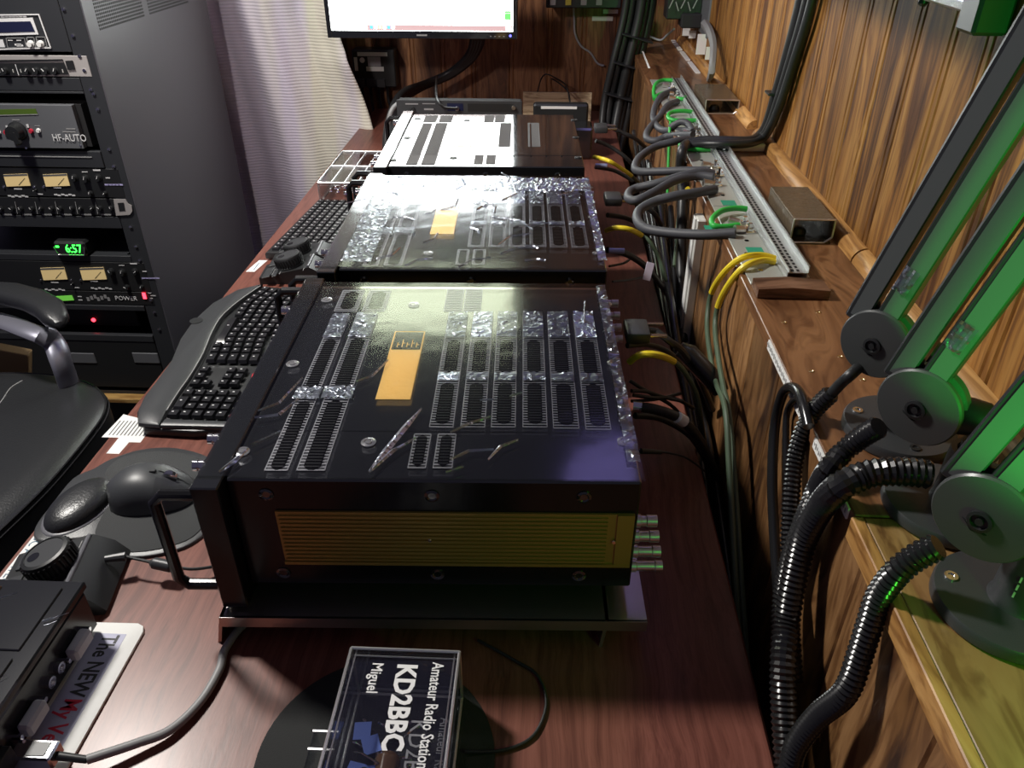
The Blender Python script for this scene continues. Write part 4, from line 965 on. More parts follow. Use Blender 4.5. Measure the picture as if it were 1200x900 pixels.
for j in range(NZ + 1):
    z = lerp(.05, 1.75, j / NZ)
    xr_ = lerp(-.60, -.735, min(1, max(0, (z - .62) / .5))) if z > .55 else -.60
    xl = -1.42; row = []
    for i in range(NX + 1):
        s = i / NX; x = lerp(xl, xr_, s)
        yy = 2.86 + .020 * math.sin(s * 17 + .6 * math.sin(z * 3)) + .004 * math.sin(s * 61 + z * 2) + .008 * math.sin(z * 11 + s * 9) * max(0, 1 - z)
        if s > .8: yy += .02 * math.sin(z * 17) * (s - .8) * 5 * (1 if z < 1.0 else .2)
        row.append(Vector((x, yy, z)))
    g.append(row)
cu = B(); cu.rings(g, cap=False, closed=False); o = cu.out('curtain', m, loc=(-1.0, 2.86, .05), sharp=180)
sd = o.modifiers.new('thickness', 'SOLIDIFY'); sd.thickness = .0025
tag(o, 'lavender and cream ribbed curtain hanging between the rack and the monitor', 'curtain')
o = tag(B().bx(-1.475, -1.43, 2.95, 3.0, .0, 1.9).out('window_trim', mould_w, loc=(-1.45, 2.97, 0)), 'narrow wood strip behind the curtain edge', 'trim')
# ================================================================ MONITORS
def monitor(name, label, x0, x1, z0, z1, y, low):
    t = thing(name, label, 'monitor', ((x0 + x1) / 2, y, z0))
    loc_(B().bx(x0, x1, y, y + .045, z0, z1, bev=.004).out('housing', plas), t)
    bz = .022
    loc_(B().bx(x0 + .014, x1 - .014, y - .0012, y + .001, z0 + bz, z1 - .014).out('screen', scry if not low else scrw), t)
    for a in [(x0, x0 + .014, z0, z1), (x1 - .014, x1, z0, z1), (x0 + .014, x1 - .014, z0, z0 + bz), (x0 + .014, x1 - .014, z1 - .014, z1)]:
        loc_(B().bx(a[0], a[1], y - .006, y, a[2], a[3], bev=.001).out('bezel', gloss), t)
    return t
MX0, MX1, MZ0, MY = -.722, -.108, 1.077, 2.70
mo = monitor('monitor', 'large black-framed monitor showing a white window, on the back wall', MX0, MX1, MZ0, MZ0 + .375, MY, True)
sx0, sx1, sz0 = MX0 + .014, MX1 - .014, MZ0 + .022
def scr(name, m, a, b_, c, d): return loc_(B().bx(lerp(sx0, sx1, a), lerp(sx0, sx1, b_), MY - .0020, MY - .0012, sz0 + c, sz0 + d).out(name, m, flat=True), mo)
scr('taskbar', scrt, .20, .999, .001, .017)
for i, mm in enumerate([scrbl, scrw, mk('icon_yellow', (.8, .7, .3), .5, emit=2), scrw, scrbl, scrw]): loc_(B().bx(lerp(sx0, sx1, .215 + .024 * i), lerp(sx0, sx1, .215 + .024 * i) + .009, MY - .0030, MY - .0021, sz0 + .006, sz0 + .014).out('icon', mm, flat=True), mo)
scr('green_tile', scrgr, .955, .99, .034, .06); loc_(B().bx(sx1 - .022, sx1 - .006, MY - .003, MY - .0021, sz0 + .005, sz0 + .013).out('icon', scrw, flat=True), mo)
b = B()
for i in range(12):
    for j in range(3): 
        a = .12 + i * .072 + random.random() * .02; b.bx(lerp(sx0, sx1, a), lerp(sx0, sx1, a + .05 * random.random() + .01), MY - .0024, MY - .0012, sz0 + .052 + j * .017, sz0 + .0545 + j * .017)
stuff(loc_(b.out('screen_text', scrg, flat=True), mo))
loc_(B().box(((MX0 + MX1) / 2, MY - .0065, MZ0 + .010), (.034, .001, .0045)).out('maker_mark', gmark), mo)
for i in range(4): loc_(B().box((MX1 - .085 + i * .014, MY - .0065, MZ0 + .008), (.005, .001, .002)).out('menu_mark', gmark), mo)
loc_(B().lathe([(.004, 0), (.004, .001), (0, .001)], (MX1 - .022, MY - .006, MZ0 + .010), (0, -1, 0), 14).out('power_lamp', ledb), mo)
loc_(B().bx(-.47, -.36, MY + .045, YB, 1.22, 1.32, bev=.004).out('wall_mount', plas), mo)
m2 = monitor('upper_monitor', 'second monitor mounted above the first, seen mirrored in the amplifier tops', MX0, MX1, 1.69, 1.69 + .275, MY, False)
loc_(B().bx(-.47, -.36, MY + .045, YB, 1.78, 1.86, bev=.004).out('wall_mount', plas), m2)
# ================================================================ THINGS ON THE BACK WALL
jb = thing('junction_box', 'small black wall box with white stickers, left below the monitor', 'box', (-.69, 3.2, .83))
loc_(B().bx(-.765, -.60, 3.17, YB, .826, .962, bev=.004).out('case', plas), jb)
y3 = 3.169
def on3(par, u0, v0, u1, v1, m, name, y=y3, th=.001):
    a, c = P(u0, v0, y=y), P(u1, v1, y=y); return loc_(B().bx(a.x, c.x, y - th, y, c.z, a.z, bev=0).out(name, m), par)
on3(jb, 418.5, 61, 454, 66, white, 'sticker'); on3(jb, 414.5, 67, 420, 83, white, 'sticker'); on3(jb, 430.5, 66.5, 446.5, 77.5, greyp, 'sticker'); on3(jb, 429, 78, 450, 83.5, white, 'sticker')
p = P(424.5, 70.5, y=y3); loc_(B().lathe([(.010, 0), (.010, .001), (0, .001)], p, (0, -1, 0), 16).out('sticker', white), jb)
for i in range(3): loc_(B().bx(-.755 + i * .04, -.722 + i * .04, 3.16, 3.17, .826, .858, bev=.002).out('socket', plas2), jb)
def cable(name, label, pts, r, m, sm=6, grp=None, n=8, ridge=0, cat='cable', pitch=.004):
    pts = [Vector(p) for p in pts]
    o = B().tube(pts, r, n, sm=sm, ridge=ridge, pitch=pitch).out(name, m, loc=pts[0], sharp=50 if not ridge else 22)
    return tag(o, label, cat, grp)
for i in range(4):
    u = 424 + i * 10
    cable('black_lead', 'thin black lead hanging down from the stickered wall box', [P(u, 97, y=3.19), P(u + 2, 120, y=3.2), P(u + 3 * (i - 1) + 8, 150, y=3.1), P(u + 20 - i * 3, 190, y=3.05)], .006, plas, grp='leads below the wall box')
for i in range(4):
    cable('black_cable', ['uppermost', 'second', 'third', 'lowest'][i] + ' of the thick black cables draped below the monitor', [P(556 + i * 4, 30, y=2.95), P(550 + i * 3, 62, y=3.0), P(528 + i, 84 + i, y=3.05), P(500 - i * 2, 97 + i * 2, y=3.0), P(470 - i, 110 + i * 4, y=2.8), P(456 + i * 3, 140 + i, y=2.7), P(452 + i * 4, 175, y=2.6), P(458 + i * 3, 205, y=2.55)], .012, plas, grp='cables draped under the monitor', n=10)
cable('grey_cable', 'light grey cable curving down left of the black rack receiver', [P(478, 118, y=2.6), P(466, 122, y=2.6), P(458, 132, y=2.58), P(454, 155, y=2.56), P(457, 185, y=2.54)], .0075, cabg2, n=10)
cable('patch_cable', 'thin black cord looping over the front of the rack receiver', [P(512, 90, y=2.9), P(511, 105, y=2.6), P(513, 118, y=2.48), P(521, 126, y=2.47), P(536, 127, y=2.48)], .004, plas)
# receiver behind the farthest amplifier
rc = thing('rack_receiver', 'wide black receiver with small knobs behind the farthest amplifier', 'electronic box', (-.28, 2.5, ZD))
a = P(466, 117, y=2.5); c = P(611, 150, y=2.5)
loc_(B().bx(a.x, c.x, 2.50, 2.535, ZD + .01, a.z, bev=.003).out('case', plas), rc)
loc_(B().bx(a.x - .004, c.x + .002, 2.494, 2.5, ZD + .06, a.z + .001, bev=.001).out('front_panel', plas2), rc)
def onr(u0, v0, u1, v1, m, name): a_, c_ = P(u0, v0, y=2.494), P(u1, v1, y=2.494); return loc_(B().bx(a_.x, c_.x, 2.4925, 2.494, c_.z, a_.z).out(name, m), rc)
onr(475, 121, 490, 122.5, gmark, 'printed_mark'); onr(495, 121, 510, 122, gmark, 'printed_mark'); onr(497, 127, 508, 129, gmark, 'printed_mark'); onr(524, 121, 543, 130, lcdb, 'display'); onr(548, 121, 602, 131, plas, 'drive_slot')
for u, v in ((484, 128), (536, 127), (478, 132), (602, 126)): p = P(u, v, y=2.494); loc_(B().lathe([(.007, 0), (.006, .01), (0, .01)], p, (0, -1, 0), 12).out('knob', plas if u < 500 else silver), rc)
for xx in (a.x + .03, c.x - .03): loc_(B().cyl((xx, 2.518, ZD), (xx, 2.518, ZD + .012), .012, n=10).out('foot', rub), rc)
tag(B().bx(P(613, 107, y=2.98).x, P(694, 107, y=2.98).x, 2.98, 2.992, ZD, P(613, 108, y=2.98).z, bev=.001).out('plywood_board', ply, loc=(0, 2.98, ZD)), 'pale plywood board standing behind the farthest amplifier', 'board')
bk = thing('labelled_box', 'black box with a white label strip in front of the plywood board', 'electronic box', (.04, 2.6, ZD))
a = P(625, 122, y=2.6); c = P(690, 122, y=2.6)
loc_(B().bx(a.x, c.x, 2.6, 2.64, ZD + .004, a.z, bev=.006).out('case', plas), bk)
p0_, p1_ = P(634, 124.5, y=2.598), P(676, 128, y=2.598); loc_(B().bx(p0_.x, p1_.x, 2.5975, 2.5995, p1_.z, p0_.z).out('label', white), bk)
for xx in (a.x + .02, c.x - .02): loc_(B().bx(xx - .01, xx + .01, 2.62, 2.64, ZD, ZD + .006).out('foot', rub), bk)
loc_(B().bx(a.x - .03, c.x + .012, 2.50, 2.60, ZD + .001, a.z - .05, bev=.006).out('front_step', gloss), bk)
cable('thin_wire', 'thin dark wire looping above the plywood board', [P(630, 107, y=2.97), P(634, 93, y=3.1), P(640, 87, y=3.15), P(652, 92, y=3.1), P(663, 100, y=2.95), P(668, 120, y=2.7)], .0025, plas)
cable('thin_wire', 'thin dark wire rising in the middle of the plywood board', [P(646, 92, y=3.1), P(656, 98, y=3.0), P(666, 108, y=2.95), P(668, 119, y=2.7)], .0025, plas)
for i in range(6):
    dx = i * 6 - 14; off = (i % 3) * .018
    cable('black_trunk_cable', 'thick black cable in the tied vertical bundle on the back wall', [P(752 + dx, -30, y=2.96 + off), P(745 + dx, 20, y=2.96 + off), P(732 + dx, 75, y=2.95 + off), P(722 + dx, 120, y=2.95 + off), P(716 + dx * .8, 160, y=2.9 + off), P(713 + dx * .7, 200, y=2.8 + off), P(716 + dx * .7, 240, y=2.6)], .017 if i % 2 else .013, plas, n=10, grp='tied cable bundle on the back wall')
for u, v, wh in ((747, 45, 'uppermost'), (737, 78, 'middle'), (726, 114, 'lowest')):
    p = P(u, v, y=2.93); tag(B().box((p.x, p.y + .03, p.z), (.112, .085, .006), Euler((0, .25, 0)).to_matrix(), bev=.002).out('cable_tie', plas, loc=p), wh + ' black cable tie around the vertical bundle on the back wall', 'cable tie', 'cable ties on the bundle')
# shelf device at the top edge, between monitor and bundle
hd = thing('wall_shelf_device', 'black electronic device on the back wall at the top edge right of the monitor', 'electronic box', (.08, 3.1, 1.13))
a = P(640, 4, y=3.1); c = P(727, 4, y=3.1)
loc_(B().bx(a.x, c.x, 3.06, YB, a.z - .01, a.z + .05, bev=.003).out('case', plas), hd)
for i, mm in enumerate([gmark, mk('yellow_plug', (.5, .45, .05), .5), gmark, gmark]): p = P(648 + i * 18, 2, y=3.06); loc_(B().bx(p.x - .01, p.x + .01, 3.05, 3.06, p.z - .01, p.z + .012).out('plug', mm), hd)
for u0, v0, u1, v1, lab in [(707, 11, 724, 16, 'upper white label strip stuck on the back wall near the bundle'), (694, 19, 718, 24.5, 'lower white label strip stuck on the back wall near the bundle')]:
    a, c = P(u0, v0, y=YB), P(u1, v1, y=YB); tag(B().bx(a.x, c.x, YB - .0015, YB - .0003, c.z, a.z).out('wall_label', white, loc=(a.x, YB, c.z)), lab, 'label')
cable('white_cable', 'white and brown cable hanging from the device at the top of the back wall', [P(672, 6, y=3.2), P(673, 25, y=3.23), P(674, 40, y=3.23), P(681, 54, y=3.235), P(692, 62, y=3.235), P(700, 74, y=3.235), P(708, 77, y=3.22)], .004, greyp)
cable('white_cable', 'thin pale cable crossing the wall right of the black bundle', [P(742, 44, y=3.2), P(752, 40, y=3.22), P(762, 43, y=3.23), P(774, 47, y=3.22), P(782, 41, y=3.18), P(790, 34, y=3.1)], .004, greyp)
# grey handset and strap where the ledge meets the corner
gh = thing('wall_phone', 'black and grey device hanging in the far corner above the ledge', 'electronic box', (.44, 2.9, 1.1))
a = P(778, 12, y=2.95); c = P(822, 34, y=2.85)
loc_(B().bx(a.x, c.x, 2.88, 2.96, a.z - .02, a.z + .16, bev=.004).out('body', plas), gh); loc_(B().bx(a.x + .05, c.x, 2.86, 2.94, c.z, a.z, bev=.004).out('lower_body', matte), gh)
loc_(B().bx(c.x - .002, c.x + .028, 2.74, 2.90, c.z - .015, c.z + .22, bev=.004).out('grey_side', hfg), gh)
for i in range(5): p = P(786 + i * 7, 4 + (i % 2) * 3, y=2.87); loc_(B().box((p.x, 2.858, p.z), (.003, .002, .03), Euler((0, .4 * (-1) ** i, 0)).to_matrix()).out('grey_mark', gmark), gh)
cable('grey_strap', 'grey cloth strap hanging from the corner device to the ledge', [P(826, 28, y=2.72), P(832, 38, y=2.55), P(836, 55, y=2.45), P(834, 84, y=2.33), P(831, 93, z=ZL + .006)], [.014, .012, .011, .010, .009, .006], mk('grey_webbing', (.22, .22, .22), .8), n=6)
for i, (u0, v0, u1, v1) in enumerate([(793, 42, 799, 50), (800, 51, 806, 59), (810, 61, 819, 71), (820, 73, 831, 86)]):
    a = P(u0, v0, z=ZL + .001); c = P(u1, v1, z=ZL + .001); a.x = min(a.x, .462); c.x = min(c.x, .462)
    d = (c - a).normalized(); s = Vector((d.y, -d.x, 0)) * .014
    t = B().prism([(a.x, a.y), (c.x, c.y), (c.x + abs(s.x), c.y + .0), (a.x + abs(s.x), a.y)], ZL + .0002, ZL + .004).out('white_tag', white, loc=(a.x, a.y, ZL))
    tag(t, 'white tag in a row on the far ledge beside the wall', 'tag', 'white tags on the far ledge')
for i, (u0, v0, u1, v1, y) in enumerate([(801, 27, 808, 42, 3.1), (808, 36, 815, 45, 2.95), (818, 40, 826, 64, 2.75), (828, 55, 832, 70, 2.6)]):
    a, c = P(u0, v0, y=y), P(u1, v1, y=y)
    tag(B().bx(a.x, c.x, y, y + .003, c.z, a.z).out('hanging_label', white, loc=(a.x, y, c.z)), 'white paper label hanging in the corner above the ledge', 'label', 'labels in the corner')
a, c = P(753, 62, x=XK - .002), P(760, 80, x=XK - .002)
tag(B().rings([[P(752, 60, x=XK - .0015), P(754, 60, x=XK - .0015), P(762, 80, x=XK - .0015), P(759.5, 80, x=XK - .0015)], [P(752, 60, x=XK - .003), P(754, 60, x=XK - .003), P(762, 80, x=XK - .003), P(759.5, 80, x=XK - .003)]]).out('edge_label', white, loc=a), 'short white label stuck below the far end of the ledge', 'label')
# ================================================================ BUS BAR AND SLOTTED RAILS ON THE LEDGE
RT = ZL + .003
bb = thing('ground_bus', 'pale metal grounding strip with green stickers along the ledge edge', 'bus bar', (.33, 1.8, ZL))
segs = [(1.068, 1.40), (1.403, 1.795), (1.80, 2.16), (2.163, 2.52)]
xa, xb = .306, .362
for i, (y0, y1) in enumerate(segs):
    pl_ = loc_(B().bx(xa, xb, y0, y1, ZL + .0005, RT, bev=.0008).out('strip', zinc), bb)
for u, v in [(875, 278 + 19), (875, 282), (847, 229), (827, 193), (822, 188)]:
    p = P(u, v, z=RT); loc_(B().lathe([(.0038, 0), (.0038, .0006), (0, .0006)], p, n=12).out('hole', void), bb)
p = P(891, 317, z=RT); loc_(B().lathe([(.004, 0), (.004, .001), (.0015, .001), (0, .0004)], p, n=12).out('screw', chrome), bb)
for u, v in [(885, 294), (854, 238), (801, 130), (835, 268)]:
    p = P(u, v, z=RT); loc_(B().box((p.x, p.y, RT + .0003), (.026, .028, .0006)).out('sticker', tealp), bb)
def slotted(label, x0, x1, y0, y1, z):
    t = thing('slotted_rail', label, 'rail', ((x0 + x1) / 2, y0, ZL), 0, 'slotted metal rails on the ledge')
    # hat profile
    pr_ = [(x0, z), (x0, z + .0012), (x0 + .004, z + .0012), (x0 + .004, z + .008), (x1 - .004, z + .008), (x1 - .004, z + .0012), (x1, z + .0012), (x1, z), (x1 - .0052, z), (x1 - .0052, z + .0068), (x0 + .0052, z + .0068), (x0 + .0052, z)]
    loc_(B().rings([[Vector((a, yy, c)) for a, c in pr_] for yy in (y0, y1)]).out('channel', galv), t)
    loc_(B().bx(x1 - .004, x1 - .0028, y0, y1, z + .008, z + .016).out('upstand', galv), t)
    loc_(B().bx(x0 + .006, x0 + .0072, y0, y1, z + .008, z + .0125).out('upstand', galv), t)
    b = B(); n = int((y1 - y0) / .0125)
    for i in range(n):
        yy = y0 + .008 + i * .0125; b.bx(x0 + .010, x0 + .015, yy - .0042, yy + .0042, z + .0079, z + .0083); b.bx(x0 + .019, x0 + .023, yy - .0036, yy + .0036, z + .0079, z + .0083)
    stuff(loc_(b.out('slots', knee_dark, flat=True), t))
    b = B(); n = int((y1 - y0) / .0062)
    for i in range(n):
        yy = y0 + .004 + i * .0062; b.bx(x1 - .0045, x1 - .0022, yy - .0022, yy + .0022, z + .016, z + .0185)
    stuff(loc_(b.out('teeth', galv, flat=True), t))
    return t
slotted('nearer slotted galvanised rail on the ledge', .360, .398, 1.090, 1.79, ZL + .004)
slotted('farther slotted galvanised rail on the ledge, beyond the crossing cable', .362, .398, 1.845, 2.50, ZL + .004)
wbk = B().rings([[Vector((a, yy, c)) for a, c in [(.306, ZL + .001), (.306, ZL + .015), (.355, ZL + .018), (.408, ZL + .014), (.408, ZL + .001)]] for yy in (1.024, 1.062)]).out('wooden_wedge', dark_walnut, loc=(.35, 1.04, ZL))
tag(wbk, 'dark wooden wedge at the near end of the grounding strip', 'wedge')
# lugs and bolts
def lug(x, y, rz=0, lab='shiny cable lug bolted to the grounding strip', sc_=1.0):
    t = thing('cable_lug', lab, 'cable lug', (x, y, RT), rz, 'cable lugs on the grounding strip')
    B().bx(-.010, .010, -.008, .008, 0, .0022, bev=.0006).out('tongue', chrome, t)
    B().cyl((-.010, 0, .005), (-.028, 0, .008), .0062, .0068, 12).out('barrel', silver, t)
    B().lathe([(.0075, .002), (.0075, .008), (.004, .008), (.004, .016), (0, .016)], (0, 0, 0), n=6).out('bolt', chrome, t)
    B().lathe([(.0092, .002), (.0092, .003), (0, .003)], (0, 0, 0), n=16).out('washer', brass, t)
    return t
LUG = {}
LUGL = {'a': 'cable lug at the far end of the strip, by the green arch', 'j': 'cable lug second from the far end of the strip', 'b': 'cable lug third from the far end of the strip', 'c': 'cable lug just beyond the crossing black cable', 'd': 'cable lug tight against the crossing black cable',
        'e': 'cable lug nearest to the crossing cable on its near side', 'f': 'middle cable lug of the three in front of the crossing cable', 'g': 'cable lug where the nearest grey loop starts', 'h': 'cable lug holding the near green loop', 'i': 'cable lug where the nearest grey loop ends'}
for k, (u, v) in {'a': (795, 103), 'b': (795, 118), 'c': (818, 153), 'd': (814, 160), 'e': (838, 197), 'f': (843, 206), 'g': (840, 218), 'h': (872, 264), 'i': (878, 272), 'j': (808, 112)}.items():
    p = P(u, v, z=RT); LUG[k] = p; lug(min(max(p.x, .322), .358), p.y, random.uniform(-.3, .3), LUGL[k])
# ---- thick grey cables: amplifier side to lugs
XA = .20
def C_(u, v, x=None, z=None): return P(u, v, x=x) if x is not None else P(u, v, z=z)
def grey(label, pts, r=.0088): return cable('grey_cable', label, pts, r, cabg, sm=6, n=12, grp='thick grey cables at the grounding strip')
grey('thick grey cable, nearest U-shaped loop, ending at the near lug by the green loop', [P(838, 222, z=RT + .008), P(815, 226, z=RT + .010), P(790, 230, z=1.0), P(768, 236, z=.99), P(750, 246, z=.98), P(747, 258, z=.975), P(757, 268, z=.975), P(785, 273, z=.98), P(825, 275, z=.99), P(862, 273, z=RT + .008)], .009)
grey('thick grey cable bending in a narrow loop beside the plug of the middle amplifier', [P(836, 208, z=RT + .008), P(815, 206, z=1.0), P(790, 212, z=.995), P(765, 226, z=.985), P(745, 235, z=.975), P(736, 231, z=.97), P(742, 222, z=.97), P(770, 215, z=.985), P(800, 206, z=1.0), P(822, 202, z=RT + .012), P(836, 204, z=RT + .008)], .0088)
grey('thick grey cable with a squared bend running level to the strip', [P(808, 163, z=RT + .008), P(790, 166, z=1.0), P(768, 172, z=.99), P(750, 184, z=.98), P(744, 196, z=.975), P(750, 201, z=.975), P(775, 201, z=.985), P(805, 200, z=.995), P(832, 200, z=RT + .008)], .0085)
grey('thick grey cable from the farthest lug down and back to the strip', [P(790, 106, z=RT + .008), P(776, 112, z=1.0), P(768, 124, z=.99), P(766, 140, z=.98), P(775, 152, z=.98), P(795, 153, z=.99), P(812, 154, z=RT + .008)], .0085)
grey('thick grey cable crossing behind the first far loop', [P(794, 119, z=RT + .008), P(782, 124, z=1.0), P(772, 138, z=.985), P(760, 152, z=.975), P(758, 162, z=.97), P(768, 165, z=.97), P(782, 160, z=.98), P(800, 158, z=.995), P(812, 158, z=RT + .01)], .0085)
grey('short thick grey cable arched over the middle lugs', [P(785, 150, z=.995), P(797, 143, z=1.01), P(806, 145, z=1.01), P(812, 154, z=RT + .008)], .008)
# green loops
def green(label, pts): return cable('green_wire', label, pts, .0052, green_c, sm=6, n=10, grp='green bonding wires on the strip')
green('green wire loop nearest on the grounding strip', [P(875, 245, z=RT + .01), P(862, 244, z=RT + .012), P(846, 247, z=RT + .012), P(835, 256, z=RT + .010), P(836, 264, z=RT + .008), P(848, 266, z=RT + .006), P(866, 264, z=RT + .006)])
green('green wire lying by the crossing black cable', [P(832, 175, z=RT + .006), P(815, 175, z=RT + .006), P(800, 173, z=RT + .005), P(797, 170, z=RT + .006)])
green('green wire loop in the middle of the far rail', [P(812, 131, z=RT + .008), P(798, 130, z=RT + .012), P(786, 132, z=RT + .010), P(783, 137, z=RT + .008), P(790, 141, z=RT + .006), P(816, 141, z=RT + .005)])
green('green wire arched at the far end of the strip', [P(788, 94, z=RT + .008), P(776, 94, z=RT + .008), P(768, 99, z=1.0), P(766, 108, z=.99), P(767, 116, z=.985)])
green('short green wire below the far arch', [P(768, 113, z=.995), P(777, 109, z=RT + .004), P(786, 108, z=RT + .006)])
green('short green wire between the far lugs', [P(790, 115, z=RT + .006), P(800, 116, z=RT + .006), P(803, 114, z=RT + .006)])
cable('green_wire', 'thin green wire hanging straight down the knee wall below the strip', [P(786, 142, z=.99), P(785, 150, x=XK - .006), P(784, 170, x=XK - .006), P(783, 200, x=XK - .006), P(782, 235, x=XK - .006)], .0035, green_c)
# yellow sleeved cables
def sleeved(label, pts, cut, r=.0042, grp='yellow sleeved earth wires'):
    t = thing('earth_wire', label, 'cable', pts[0], 0, grp)
    q = spline(pts, 6); k = cut * 6
    loc_(B().tube(q[:k + 1], r + .0010, 10).out('yellow_sleeve', yell), t); loc_(B().tube(q[k:], r, 10).out('wire', olive), t)
sleeved('outer yellow-ended earth wire arching from the near end of the strip', [P(908, 303, z=RT + .006), P(890, 299, z=RT + .012), P(868, 303, z=1.005), P(848, 320, x=.285), P(834, 343, x=.28), P(829, 370, x=.275), P(830, 400, x=.27), P(838, 445, x=.265), P(850, 480, x=.262), P(855, 560, x=.262), P(862, 680, x=.262), P(870, 820, x=.262)], 4)
sleeved('inner yellow-ended earth wire arching from the near end of the strip', [P(908, 307, z=RT + .004), P(893, 305, z=RT + .008), P(872, 313, z=1.0), P(853, 335, x=.288), P(841, 360, x=.282), P(838, 385, x=.278), P(842, 420, x=.272), P(848, 455, x=.268), P(855, 490, x=.270), P(862, 580, x=.272), P(870, 700, x=.272), P(880, 840, x=.272)], 4)
sleeved('yellow and green earth wire hanging below the middle lugs', [P(806, 221, z=.985), P(802, 228, x=.29), P(797, 240, x=.285), P(794, 262, x=.28), P(792, 290, x=.27), P(790, 312, x=.26)], 2, .0035)
EXX = [a.location for a in AMPS]
def Y_(u, v, z): return P(u, v, z=z)
sleeved('yellow and green earth wire from the back of the nearest amplifier', [Y_(738, 424, .90), Y_(750, 416, .92), Y_(770, 416, .92), Y_(790, 424, .90), Y_(802, 436, .88), Y_(815, 460, .84), Y_(820, 485, .80), Y_(826, 520, .70)], 3, .0042)
sleeved('yellow and green earth wire from the back of the middle amplifier', [Y_(711, 270, .90), Y_(722, 267, .92), Y_(738, 269, .92), Y_(752, 276, .90), Y_(762, 284, .89), Y_(772, 302, .86), Y_(780, 326, .82), Y_(786, 350, .74)], 3, .0042)
sleeved('yellow and white earth wire from the back of the farthest amplifier', [Y_(696, 184, .90), Y_(712, 188, .92), Y_(726, 196, .90), Y_(740, 206, .87), Y_(752, 218, .82)], 3, .0042)
# plugs at the amplifier backs
def dplug(label, u, v, z, lead):
    p = P(u, v, z=z); t = thing('connector_plug', label, 'plug', p, RZ, 'dark plugs at the amplifier backs')
    B().box((0, 0, 0), (.036, .050, .018), bev=.004, seg=2).out('shell', plas2, t)
    for yy in (-.018, .018): B().cyl((.018, yy, .002), (.042, yy, .002), .0032, n=10).out('thumb_screw', brass, t)
    B().cyl((.018, 0, 0), (.032, 0, 0), .007, .005, 12).out('strain_relief', rub, t)
    q = [p + Vector((.030, 0, 0))] + lead; loc_(B().tube(q, .0055, 10, sm=6).out('lead', plas), t); return t
dplug('dark plug with gold thumb screws behind the nearest amplifier', 746, 388, .93, [Y_(785, 400, .92), Y_(800, 412, .90), Y_(818, 440, .84), Y_(835, 480, .74)])
dplug('dark plug with gold thumb screws behind the middle amplifier', 718, 233, .93, [Y_(750, 240, .92), Y_(768, 252, .90), Y_(780, 280, .82)])
dplug('dark plug with silver screws behind the farthest amplifier', 704, 150, .93, [Y_(728, 155, .92), Y_(745, 163, .90), Y_(762, 178, .84)])
cable('coax_cable', 'thick black coaxial cable with a silver tip and white tag behind the nearest amplifier', [Y_(746, 477, .86), Y_(765, 479, .86), Y_(790, 487, .85), Y_(805, 498, .83), Y_(822, 520, .79), Y_(840, 560, .70)], .0075, plas, n=12)
o = tag(B().tube([Y_(742, 476, .86), Y_(752, 477, .86), Y_(753, 477, .86), Y_(766, 479, .86)], [.009, .009, .0072, .0072], 14).out('coax_connector', chrome, loc=Y_(742, 476, .86)), 'silver screw connector on the thick cable behind the nearest amplifier', 'connector')
tag(B().tube([Y_(794, 489, .85), Y_(802, 494, .84)], .0088, 12).out('cable_tag', white, loc=Y_(794, 489, .85)), 'white tag wrapped round the thick black cable', 'tag')
BL = ['thin black lead slanting down above the coaxial cable, uppermost of its fan', 'thin black lead second in the fan above the coaxial cable', 'thin black lead third in the fan above the coaxial cable', 'thinnest black lead crossing the fan near the silver connector', 'medium black lead drooping below the coaxial cable', 'black lead directly under the gold-screw plug of the nearest amplifier',
      'thick black lead from the pale blue connector of the middle amplifier', 'black lead under the gold-screw plug of the middle amplifier', 'short thin black lead near the lilac flag', 'thin black lead between the nearest and middle amplifiers', 'black lead under the plug of the farthest amplifier', 'black lead from the pale blue connector of the farthest amplifier']
for i, (pts, r) in enumerate([
    ([Y_(738, 446, .88), Y_(752, 455, .87), Y_(772, 466, .85), Y_(790, 478, .82), Y_(808, 500, .77)], .003),
    ([Y_(740, 458, .88), Y_(758, 459, .87), Y_(780, 466, .85), Y_(800, 470, .84)], .003),
    ([Y_(742, 463, .87), Y_(765, 466, .86), Y_(790, 467, .84), Y_(812, 478, .80)], .003),
    ([Y_(740, 470, .86), Y_(768, 468, .85), Y_(798, 461, .84)], .0025),
    ([Y_(744, 487, .84), Y_(775, 491, .82), Y_(810, 512, .78), Y_(830, 545, .7)], .005),
    ([Y_(735, 405, .92), Y_(758, 404, .91), Y_(782, 412, .88), Y_(805, 432, .82)], .0045),
    ([Y_(712, 293, .9), Y_(735, 298, .88), Y_(762, 318, .84), Y_(790, 360, .76), Y_(815, 430, .62)], .0065),
    ([Y_(712, 252, .9), Y_(735, 256, .88), Y_(752, 268, .85), Y_(772, 300, .78)], .0055),
    ([Y_(714, 312, .88), Y_(732, 308, .86), Y_(742, 300, .85)], .0025),
    ([Y_(718, 330, .87), Y_(738, 328, .85), Y_(752, 325, .84)], .0022),
    ([Y_(698, 165, .9), Y_(715, 172, .88), Y_(735, 186, .85), Y_(752, 205, .8)], .0055),
    ([Y_(698, 196, .88), Y_(720, 200, .86), Y_(742, 212, .83)], .005)]):
    cable('black_lead', BL[i], pts, r, plas, grp='leads behind the amplifiers', n=8)
